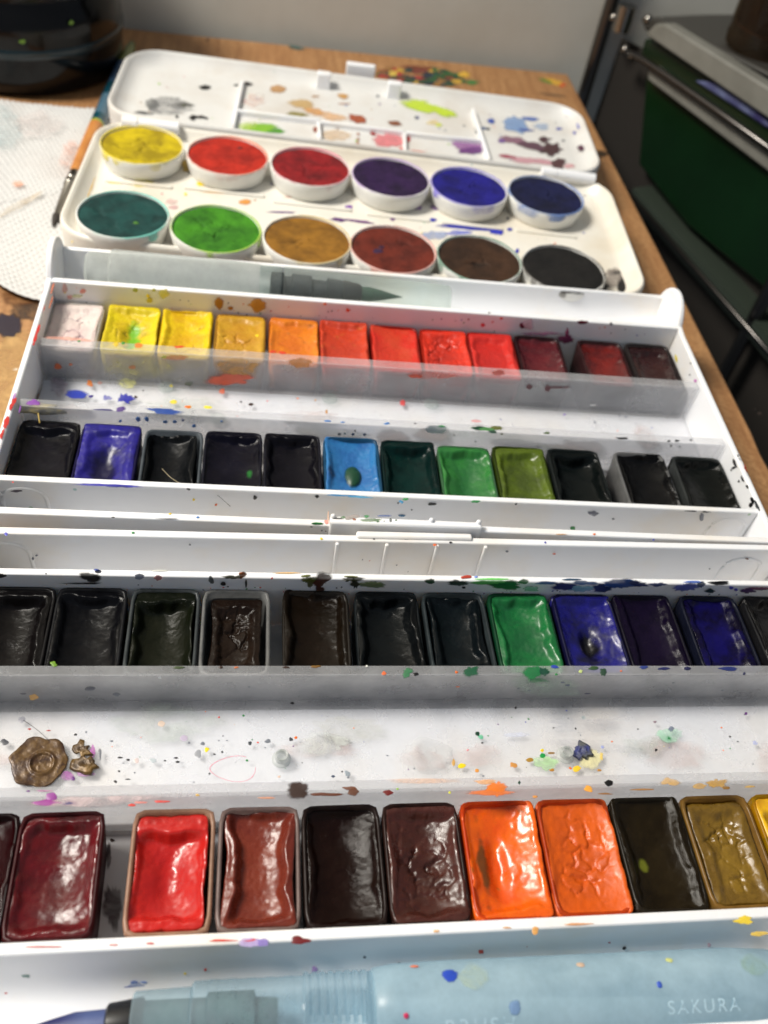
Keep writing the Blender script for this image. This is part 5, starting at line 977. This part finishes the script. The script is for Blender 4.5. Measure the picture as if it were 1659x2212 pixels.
hair([ZA(815, 1028), ZA(880, 1028), ZA(940, 1060), ZA(995, 1108)], [15.8, 15.9, 15.6, 14.5], 0.045, hm, 'dark hair lying over the white rim under the charcoal pan')
hair([ZA(700, 945), ZA(740, 985), ZA(790, 1015)], [13.6, 13.2, 14.0], 0.05, hl, 'pale hair stuck to the charcoal black pan')
hair([ZA(165, 705), ZA(168, 725), ZA(172, 748)], [15.6, 15.2, 14.6], 0.14, simple('straw', (200, 170, 90), 0.6), 'straw coloured splinter on the leftmost blue black pan', 'splinter')
hair([ZE(100, 248), ZE(160, 290), ZE(215, 340)], [8.4, 8.6, 8.4], 0.035, hm, 'thin dark hair behind the ringed bronze flake')

# ------------------------------------------------------------------ water brushes
BLK = simple('black_plastic', (26, 26, 28), 0.35)
DARKIN = simple('dark_sponge', (36, 44, 50), 0.6, ns=300, c2=(22, 26, 30))
def ridged(t0, t1, r, n, d=0.18):
    p = []
    for k in range(n):
        a = t0 + (t1 - t0) * k / n; b = t0 + (t1 - t0) * (k + 0.5) / n; p += [(a, r), (b, r), (b + 0.02, r - d), (t0 + (t1 - t0) * (k + 1) / n - 0.02, r - d)]
    return p
wb1 = empty('water_brush', (0, 0, 0), label='capped clear water brush lying in the channel behind the yellow-to-red row', cat='water brush', group='clear plastic water brushes')
a0 = np.array([-40.5, 184.0, 17.0]); a1 = np.array([46.0, 183.2, 16.6]); dv = (a1 - a0) / np.linalg.norm(a1 - a0)
AX = lambda t0, t1: (a0 + dv * t0, a0 + dv * t1)
lathe_x('barrel', [(0, 3.6), (0.5, 4.2), (5.4, 4.3), (5.8, 5.1), (6.3, 5.2), (34, 5.0), (40, 4.8)], AX(0, 40), MILKY, wb1)
lathe_x('collar', ridged(0, 5.0, 4.75, 7) + [(5.2, 4.4)], AX(40.0, 46), CAPCLR, wb1)
lathe_x('feed', [(0, 2.0), (0.2, 3.3), (3.2, 3.4), (3.4, 2.6), (5, 2.6), (5.2, 3.3), (9.8, 3.2), (10.1, 2.4), (13.5, 2.3), (13.7, 3.0), (17.2, 2.7), (18, 2.2)], AX(42.5, 61), DARKIN, wb1)
lathe_x('ferrule', [(0, 2.6), (0.2, 2.9), (4.0, 2.3), (4.6, 1.9)], AX(60, 64.6), BLK, wb1)
lathe_x('bristles', [(0, 1.7), (2, 1.8), (5, 1.3), (8, 0.6), (10.5, 0.08)], AX(64.4, 76), simple('green_bristles', (40, 66, 54), 0.6, ns=900, c2=(56, 84, 68)), wb1, 16)
lathe_x('cap', [(0, 4.7), (0.3, 4.75), (36, 3.9), (40.3, 3.8), (40.8, 3.4)], AX(45.6, 87), CAPCLR, wb1)
wb2 = empty('water_brush', (0, 0, 0), label='uncapped pale blue water brush with blue-tipped bristles at the bottom of the photo', cat='water brush', group='clear plastic water brushes')
b0 = LB(-26.5, 28.3, 13.6); b1 = LB(74, 27.1, 15.0); dv2 = (b1 - b0) / np.linalg.norm(b1 - b0)
BX = lambda t0, t1: (b0 + dv2 * t0, b0 + dv2 * t1)
bris, nt_, b_, o_ = newmat('blue_tipped_bristles'); tc_ = nd(nt_, 'ShaderNodeTexCoord'); sx = nd(nt_, 'ShaderNodeSeparateXYZ'); nt_.links.new(tc_.outputs['Object'], sx.inputs[0])
mr_ = nd(nt_, 'ShaderNodeMapRange'); mr_.inputs[1].default_value = b0[0] * S; mr_.inputs[2].default_value = (b0[0] + 8) * S; nt_.links.new(sx.outputs[0], mr_.inputs[0])
nt_.links.new(ramp(nt_, mr_.outputs[0], ((0.0, lin((70, 80, 140))), (0.2, lin((22, 20, 70))), (0.6, lin((30, 34, 90))), (1.0, lin((70, 84, 130))))).outputs[0], b_.inputs['Base Color']); b_.inputs['Roughness'].default_value = 0.55
lathe_x('bristles', [(0, 0.06), (1.5, 0.45), (4, 1.1), (6.5, 1.7), (11, 1.9)], BX(0, 11), bris, wb2, 20)
lathe_x('ferrule', [(0, 2.2), (0.25, 2.5), (4.2, 3.0), (4.5, 2.9)], BX(10.3, 15), BLK, wb2)
lathe_x('neck', [(0, 3.5), (0.2, 3.7), (7, 3.9), (7.2, 3.6)], BX(13.5, 21), NECKCLR, wb2)
lathe_x('feed', [(0, 2.0), (0.2, 2.6), (8, 2.6), (8.2, 3.2), (14, 3.2), (14.2, 2.4), (17, 2.2)], BX(14.5, 34), simple('teal_sponge', (70, 100, 98), 0.6, ns=300, c2=(50, 70, 74)), wb2)
lathe_x('collar', [(0, 4.1), (0.3, 4.5), (2.0, 4.55), (2.05, 4.5)] + ridged(2.1, 14.0, 4.6, 5, 0.05) + [(14.2, 4.7)], BX(20.6, 36), NECKCLR, wb2)
lathe_x('grip_ring', ridged(0, 8.6, 4.95, 8, 0.22) + [(8.8, 4.8)], BX(34.8, 44), NECKCLR, wb2)
lathe_x('barrel', [(0, 4.6), (0.6, 5.1), (3, 5.45), (10, 5.6), (50, 5.6), (56, 5.2), (58, 4)], BX(43.4, 102), BLUECLR, wb2, 64)
def emboss(body, t_along, ang, size, name):
    cu = bpy.data.curves.new(name, 'FONT'); cu.body = body; cu.size = size; cu.extrude = 0.0; cu.align_x = 'LEFT'; cu.space_character = 1.25
    to = bpy.data.objects.new('tmp', cu); COL.objects.link(to); bpy.context.view_layer.update()
    me = bpy.data.meshes.new_from_object(to); bpy.data.objects.remove(to)
    bm = bmesh.new(); bm.from_mesh(me); bmesh.ops.triangulate(bm, faces=bm.faces)
    r_ = bmesh.ops.extrude_face_region(bm, geom=bm.faces[:])
    for v in [e for e in r_['geom'] if isinstance(e, bmesh.types.BMVert)]: v.co.z += 0.12
    a = np.cross(dv2, [0, 0, 1]); a /= np.linalg.norm(a); b = np.cross(a, dv2)
    if a[1] > 0: a = -a                      # a points to the viewer
    for v in bm.verts:
        th = ang + v.co.y / 5.6; rr = 5.5 + v.co.z
        p_ = b0 + dv2 * (t_along + v.co.x) + (a * math.cos(th) + b * math.sin(th)) * rr
        v.co = Vector(p_ * S)
    bmesh.ops.recalc_face_normals(bm, faces=bm.faces); bm.to_mesh(me); bm.free(); me.name = name; me.materials.clear()
    me.materials.append(simple('lettering_plastic', (182, 208, 221), 0.3)); o = bpy.data.objects.new('lettering', me); COL.objects.link(o); o.parent = wb2
emboss('BRUSH', 52, 0.80, 2.6, 'lettering'); emboss('SAKURA', 81.5, 0.98, 2.3, 'lettering')
sw = Splats()
for x, y, a, b, c in ((285, 866, 28, 20, (36, 70, 185)), (133, 828, 14, 6, (225, 120, 80)), (852, 820, 13, 10, (205, 175, 150)), (1190, 908, 9, 10, (60, 90, 190)), (95, 1040, 8, 8, (200, 40, 90)), (1230, 800, 12, 10, (200, 205, 130)), (565, 1005, 18, 22, (120, 150, 190)), (1600, 825, 44, 40, (150, 180, 150)), (370, 880, 50, 40, (190, 205, 180))):
    u, v = ZH(x, y)
    # rest on the barrel: solve the cylinder surface
    d = ray(u, v); d = d / np.linalg.norm(d); o_ = CAM - b0
    dp = d - dv2 * np.dot(d, dv2); op = o_ - dv2 * np.dot(o_, dv2); A_ = np.dot(dp, dp); B_ = 2 * np.dot(dp, op); C_ = np.dot(op, op) - 5.6 ** 2
    disc = B_ * B_ - 4 * A_ * C_
    if disc <= 0: continue
    t = (-B_ - math.sqrt(disc)) / (2 * A_); p_ = CAM + d * t; nrm = p_ - b0 - dv2 * np.dot(p_ - b0, dv2); nrm /= np.linalg.norm(nrm)
    e2 = np.cross(nrm, dv2); big = a > 35
    sw.blob(p_, dv2 * a * 0.045, e2 * b * 0.045, nrm, c, 0.35 if big else 0.95, 0.25, 0.12 if not big else 0.02, 0.03, soft=big)
sw.build('paint_splatter', wb2)

# ------------------------------------------------------------------ paintbrush
pb = empty('paintbrush', (0, 0, 0), label='round paintbrush with teal and green handle beside the round pan box', cat='paintbrush')
h0 = P(113, 490, 2.0); h1 = P(286, 95, 3.4); h1 = h0 + (h1 - h0)
L_ = np.linalg.norm(h1 - h0); dh = (h1 - h0) / L_
def tpar(u, v):
    p_ = P(u, v, 2.7); return float(np.dot(p_ - h0, dh))
tb, tf, tw, te, tg = tpar(125.6, 462), tpar(162, 374), tpar(203, 272), tpar(258, 145), L_
HX = lambda t0, t1: (h0 + dh * t0, h0 + dh * t1)
lathe_x('bristles', [(0, 0.08), (tb * .3, 0.5), (tb * .65, 1.0), (tb * 0.9, 1.2), (tb, 1.05)], HX(0, tb), simple('dark_bristles', (58, 50, 44), 0.6, ns=900, c2=(36, 32, 30)), pb, 16)
fm_ = simple('ferrule_metal', (150, 146, 138), 0.28, 1.0)
n1 = tf - tb
lathe_x('ferrule', [(0, 1.05), (n1 * .7, 1.75), (n1 * .71, 1.95), (n1 * .75, 1.95), (n1 * .76, 1.75), (n1 * .82, 1.78), (n1 * .83, 1.98), (n1 * .88, 1.98), (n1 * .89, 1.8), (n1, 1.85)], HX(tb, tf), fm_, pb, 24)
lathe_x('bare_wood', [(0, 1.7), (3, 1.95), (tw - tf, 2.3)], HX(tf - 0.3, tw), simple('handle_wood', (196, 134, 72), 0.4, ns=200, c2=(180, 116, 60)), pb, 24)
segs = [(0.0, 0.02, (170, 180, 60)), (0.02, 0.12, (14, 66, 78)), (0.12, 0.42, (74, 104, 122)), (0.42, 0.62, (12, 58, 72)), (0.62, 1.0, (60, 88, 120))]
n2_ = te - tw
for s0, s1, c in segs:
    lathe_x('painted_band', [(0, 2.3 + 0.15 * s0), ((s1 - s0) * n2_, 2.3 + 0.15 * s1)], HX(tw + s0 * n2_, tw + s1 * n2_), simple('handle_lacquer', c, 0.25, ns=500 if c[0] > 80 and s0 > .05 else 0, c2=(30, 90, 120), coat=0.5), pb, 24)
lathe_x('handle_tip', [(0, 2.46), ((tg - te) * .7, 2.1), (tg - te, 1.2), (tg - te + 0.8, 0.3)], HX(te, tg + 1), simple('green_lacquer', (118, 128, 40), 0.3, ns=300, c2=(96, 108, 30), coat=0.5), pb, 24)

# ------------------------------------------------------------------ paper towel
def towel():
    nx, ny = 210, 330
    x0, x1, y0, y1 = -118.0, -45.5, 192.0, 300.5
    X, Y = np.meshgrid(np.linspace(x0, x1, nx), np.linspace(y0, y1, ny), indexing='ij')
    s = (X - x0) / (x1 - x0); t = (Y - y0) / (y1 - y0)
    # outline: slanted far edge and a lifted, scalloped near edge
    Yn = Y + (1 - t) * (9.0 * np.exp(-((X + 73) / 10.0) ** 2) - 6.0 * np.clip((X + 54) / 9, 0, 1)) + t * (0.06 * (X + 60)) 
    Xn = X + 2.0 * np.clip(1 - t * 8, 0, 1) * np.clip((X + 60) / 15, 0, 1) - 3.0 * np.clip((t - 0.2), 0, 1) * np.clip((X + 80) / 35, 0, 1)
    sp_ = 1.75
    a = X / sp_; b = Y / sp_
    row = np.floor(b); fx = (a + 0.5 * (row % 2)) % 1 - 0.5; fy = b % 1 - 0.5
    dots = np.exp(-(fx ** 2 + fy ** 2) / 0.06)
    h = 0.35 + 0.7 * dots * (0.8 + 0.5 * fbm(X, Y, 3, 0.3, 2)) + 1.3 * (fbm(X, Y, 8, 0.035, 3) + 0.35) + 0.12 * fbm(X, Y, 5, 2.2, 2)
    h += 1.8 * np.exp(-(t / 0.06) ** 2) * np.exp(-((X + 71) / 12.0) ** 2)
    crease = np.abs((Y - 236) - (X + 66) * 0.95); h -= 0.5 * np.exp(-(crease / 0.9) ** 2) * np.clip((-54 - X) / 8, 0, 1)
    h = np.maximum(h, 0.12)
    V = np.stack([Xn, Yn, h], -1).reshape(-1, 3); idx = np.arange(nx * ny).reshape(nx, ny)
    Q = np.stack([idx[:-1, :-1], idx[1:, :-1], idx[1:, 1:], idx[:-1, 1:]], -1).reshape(-1, 4)
    m, nt, b_, o_ = newmat('paper_towel'); n1 = noise(nt, 22, 3); n2 = noise(nt, 3000, 3)
    f1 = ramp(nt, n1.outputs[0], ((0.52, (0, 0, 0, 1)), (0.7, (0.8, 0.8, 0.8, 1))))
    c_ = mixc(nt, f1.outputs[0], lin((202, 201, 199)), lin((190, 184, 180)))
    nt.links.new(c_, b_.inputs['Base Color']); b_.inputs['Roughness'].default_value = 0.95; b_.inputs['Specular IOR Level'].default_value = 0.1
    bump(nt, b_, n2.outputs[0], 0.4, 0.1)
    me = bpy.data.meshes.new('paper_towel'); me.from_pydata((V * S).tolist(), [], Q.tolist()); me.materials.append(m)
    me.polygons.foreach_set('use_smooth', [True] * len(me.polygons))
    o = bpy.data.objects.new('paper_towel', me); COL.objects.link(o)
    sd = o.modifiers.new('thickness', 'SOLIDIFY'); sd.thickness = 0.25 * S; sd.offset = -1
    return o
tw_ = towel(); tag(tw_, 'white dimpled paper towel lying left of the paintbrush', 'paper towel')
st = Splats()
for x, y, a, b, c, al in ((10, 275, 45, 50, (170, 195, 200), .28), (40, 398, 14, 7, (235, 160, 120), .6), (150, 330, 20, 30, (225, 170, 150), .4), (45, 440, 60, 8, (200, 180, 150), .45), (80, 270, 60, 30, (215, 200, 196), .3)):
    st.px(x, y, a, b, c, ((0, 0, 2.0), (0, 0, 1)), al, 0.35, rot=-0.5 if b == 8 else 0, dome=0.0, soft=True)
st.build('pigment_stain', tw_)

# ------------------------------------------------------------------ black pot
potm, nt_, b_, o_ = newmat('black_glaze'); b_.inputs['Base Color'].default_value = lin((10, 10, 11)); b_.inputs['Roughness'].default_value = 0.14; b_.inputs['Specular IOR Level'].default_value = 0.25
n_ = noise(nt_, 60, 3); bump(nt_, b_, n_.outputs[0], 0.05, 0.3)
pot = empty('black_pot', (-86, 335, 0), label='glossy black pot with a rounded foot at the back left of the board', cat='pot')
lathe_z('pot_body', [(29, 0.1), (31, 0.3), (32.6, 2), (34.0, 7), (34.6, 14), (34.4, 20), (33.6, 24.5), (32.4, 26.6), (31.6, 28.5), (31.8, 32), (32.6, 40), (33.4, 52), (33.6, 57), (32.4, 57.5), (32.0, 56), (31, 40), (30, 6)], (0, 0, 0), potm, pot, 96)
lathe_z('foot_band', [(34.55, 13.0), (34.85, 13.6), (34.9, 15.2), (34.5, 16)], (0, 0, 0), simple('teal_glaze', (14, 34, 40), 0.2), pot, 96, False)
sd_ = Splats()
for u, v in ((Wp := W(0, 0, 2.37))(212, 392), Wp(672, 211)):
    d = ray(u, v); d = d / np.linalg.norm(d); o2 = CAM[:2] - np.array([-86, 335.0]); A_ = d[0] ** 2 + d[1] ** 2; B_ = 2 * (d[0] * o2[0] + d[1] * o2[1]); C_ = o2 @ o2 - 34.3 ** 2
    ds = B_ * B_ - 4 * A_ * C_
    if ds > 0:
        t = (-B_ - math.sqrt(ds)) / (2 * A_); p_ = CAM + d * t; nr = np.array([p_[0] + 86, p_[1] - 335, 0]); nr /= np.linalg.norm(nr)
        sd_.blob(p_, np.cross(nr, UPV) * 0.9, UPV * 0.7, nr, (110, 150, 40), 0.9, 0.3, 0.1, 0.4)
if sd_.V: sd_.build('paint_speck', pot, Matrix.Translation(Vector((86, -335, 0)) * S))

# ------------------------------------------------------------------ trolley at the right
ZT = W(2300, 0, 2.149)
fd = np.array([0.389, -0.921, 0.0]); fn = np.array([0.921, 0.389, 0.0])      # front direction, into the trolley
A0 = PP(*ZT(440, 160), (0, 372, 0), (0, 1, 0))
def TP(x, y, o=0.0, f=ZT):
    return PP(*f(x, y), A0 + fn * o, fn)
chrome = simple('chrome', (150, 146, 140), 0.18, 1.0)
dchrome = simple('dull_chrome', (95, 92, 90), 0.3, 1.0)
greyp = simple('grey_drawer_plastic', (118, 117, 110), 0.55, ns=80, c2=(108, 107, 100))
greenp = simple('green_drawer_plastic', (3, 27, 7), 0.3, ns=30, c2=(5, 34, 11))
dgreen = simple('dark_green_plastic', (12, 30, 10), 0.4)
tro = empty('drawer_trolley', (0, 0, 0), label='chrome trolley with green drawers and grey handles right of the board', cat='trolley')
def slab(name, pts, o, depth, mat, bev=0.8):
    P0 = [TP(x, y, o) for x, y in pts]; V = P0 + [p_ + fn * depth for p_ in P0]; n = len(pts)
    F = [tuple(range(n)), tuple(range(2 * n - 1, n - 1, -1))] + [(i, (i + 1) % n, n + (i + 1) % n, n + i) for i in range(n)]
    ob = mesh(name, V, F, mat, tro, False); return bevel(ob, bev)
def vtube(name, top, bot, r, mat, prof=None, o=0.0):
    a = TP(*top, o); b = TP(*bot, o); b = np.array([a[0], a[1], -700.0 if name == 'post' else b[2]])
    d = a[2] - b[2]
    return lathe_z(name, prof or [(r, 0), (r, d)], b, mat, tro, 28, True, True)
vtube('post', (470, -500), (60, 1300), 2.6, dchrome)
vtube('post', (2640, 700), (2640, 3000), 2.6, dchrome)
vtube('post_sleeve', (455, 45), (400, 270), 3.6, chrome, None)
b_top = TP(470, -500)
for nm, uv, r in (('rail_knob', (330, 150), 1.6), ('rail_knob', (630, 165), 1.7), ('rail_knob', (430, 425), 1.5), ('rail_knob', (490, 485), 1.4)):
    c_ = TP(*uv, -2); lathe_z(nm, [(r * math.cos(t), r * math.sin(t)) for t in np.linspace(-1.5, 1.5, 9)], c_, chrome, tro, 16, True, True)
slab('drawer_handle', [(600, 290), (690, 205), (770, 200), (2600, 1333), (2600, 1661), (650, 335)], -1.0, 6, greyp)
slab('drawer_front', [(600, 330), (700, 370), (2600, 1652), (2600, 2038), (560, 470)], 3.0, 60, dgreen)
slab('top_tray', [(560, 150), (760, 175), (2600, 1087), (2600, 1156), (800, 240), (600, 270)], 6.0, 150, simple('dark_tray', (52, 50, 46), 0.5))
slab('gap_shade_sheet', [(400, 330), (760, 520), (1900, 1300), (1900, 5600), (-700, 5600), (-120, 2400), (120, 1150)], 9.0, 2, simple('gap_shade_brown', (30, 25, 20), 0.8))  # added dark sheet standing in for brown board and the shaded gap below
tube('rail', [TP(410, 440, -2), TP(500, 475, -2), TP(620, 540, -3), TP(800, 660, -3), TP(1200, 940, -3), TP(2600, 1940, -3)], 1.25, dchrome, tro, 16)
slab('drawer_handle', [(622, 600), (650, 565), (2600, 2000), (2600, 2191), (622, 690)], -1.0, 6, greyp)
slab('drawer_front', [(612, 640), (2600, 2122), (2600, 3270), (960, 1934), (545, 1412)], 3.0, 60, greenp)
rail3 = W(1536, 400, 1.08)
tube('rail', [TP(1050, 395, -6, rail3), TP(1560, 972, -6, rail3), TP(1900, 1360, -6, rail3)], 1.0, dchrome, tro, 12)
P0 = [TP(x, y, -2, rail3) for x, y in ((1075, 380), (1700, 1060), (1700, 1180), (1560, 1010), (1060, 440))]
V_ = P0 + [p_ + fn * 50 for p_ in P0]
ob = mesh('lower_tray', V_, [(0, 1, 2, 3, 4), (9, 8, 7, 6, 5)] + [(i, (i + 1) % 5, 5 + (i + 1) % 5, 5 + i) for i in range(5)], simple('dark_grey_green', (48, 56, 48), 0.5), tro, False)
# things standing on or in the trolley
pu = [TP(x, y, 1.5) for x, y in ((1010, 695), (1180, 705), (1560, 945), (1700, 1090), (1640, 1110), (1480, 1000))]
V_ = pu + [p_ + fn * 30 + UPV * 2 for p_ in pu]; n = len(pu)
ob = mesh('folded_cloth', V_, [tuple(range(n)), tuple(range(2 * n - 1, n - 1, -1))] + [(i, (i + 1) % n, n + (i + 1) % n, n + i) for i in range(n)], simple('purple_cloth', (44, 40, 92), 0.7, ns=120, c2=(96, 104, 140), bs=0.3), None, False); bevel(ob, 1.5, 3)
tag(ob, 'purple blue cloth sticking out of the upper green drawer', 'cloth')
cj = TP(1640, 440, 24)
jar = empty('glass_jar', cj, label='amber glass jar on top of the trolley at the upper right corner', cat='jar')
glass = frosted('jar_glass', (190, 170, 140), (70, 60, 50), 0.3, 0.05)
lathe_z('jar_glass', [(14, 0), (15.5, 0.8), (16, 4), (15.6, 6), (16, 9), (16.4, 70), (16.4, 90), (15.2, 90), (15, 9), (13, 5)], (0, 0, 0), glass, jar, 48)
lathe_z('jar_contents', [(14.4, 7.5), (14.8, 9), (14.8, 60)], (0, 0, 0), simple('amber_liquid', (112, 74, 46), 0.3, ns=40, c2=(84, 58, 40)), jar, 40, True, True)

for o in list(COL.objects):
    if o.type == 'MESH' and o.parent is None and 'label' not in o and 'kind' not in o: print('UNTAGGED', o.name)
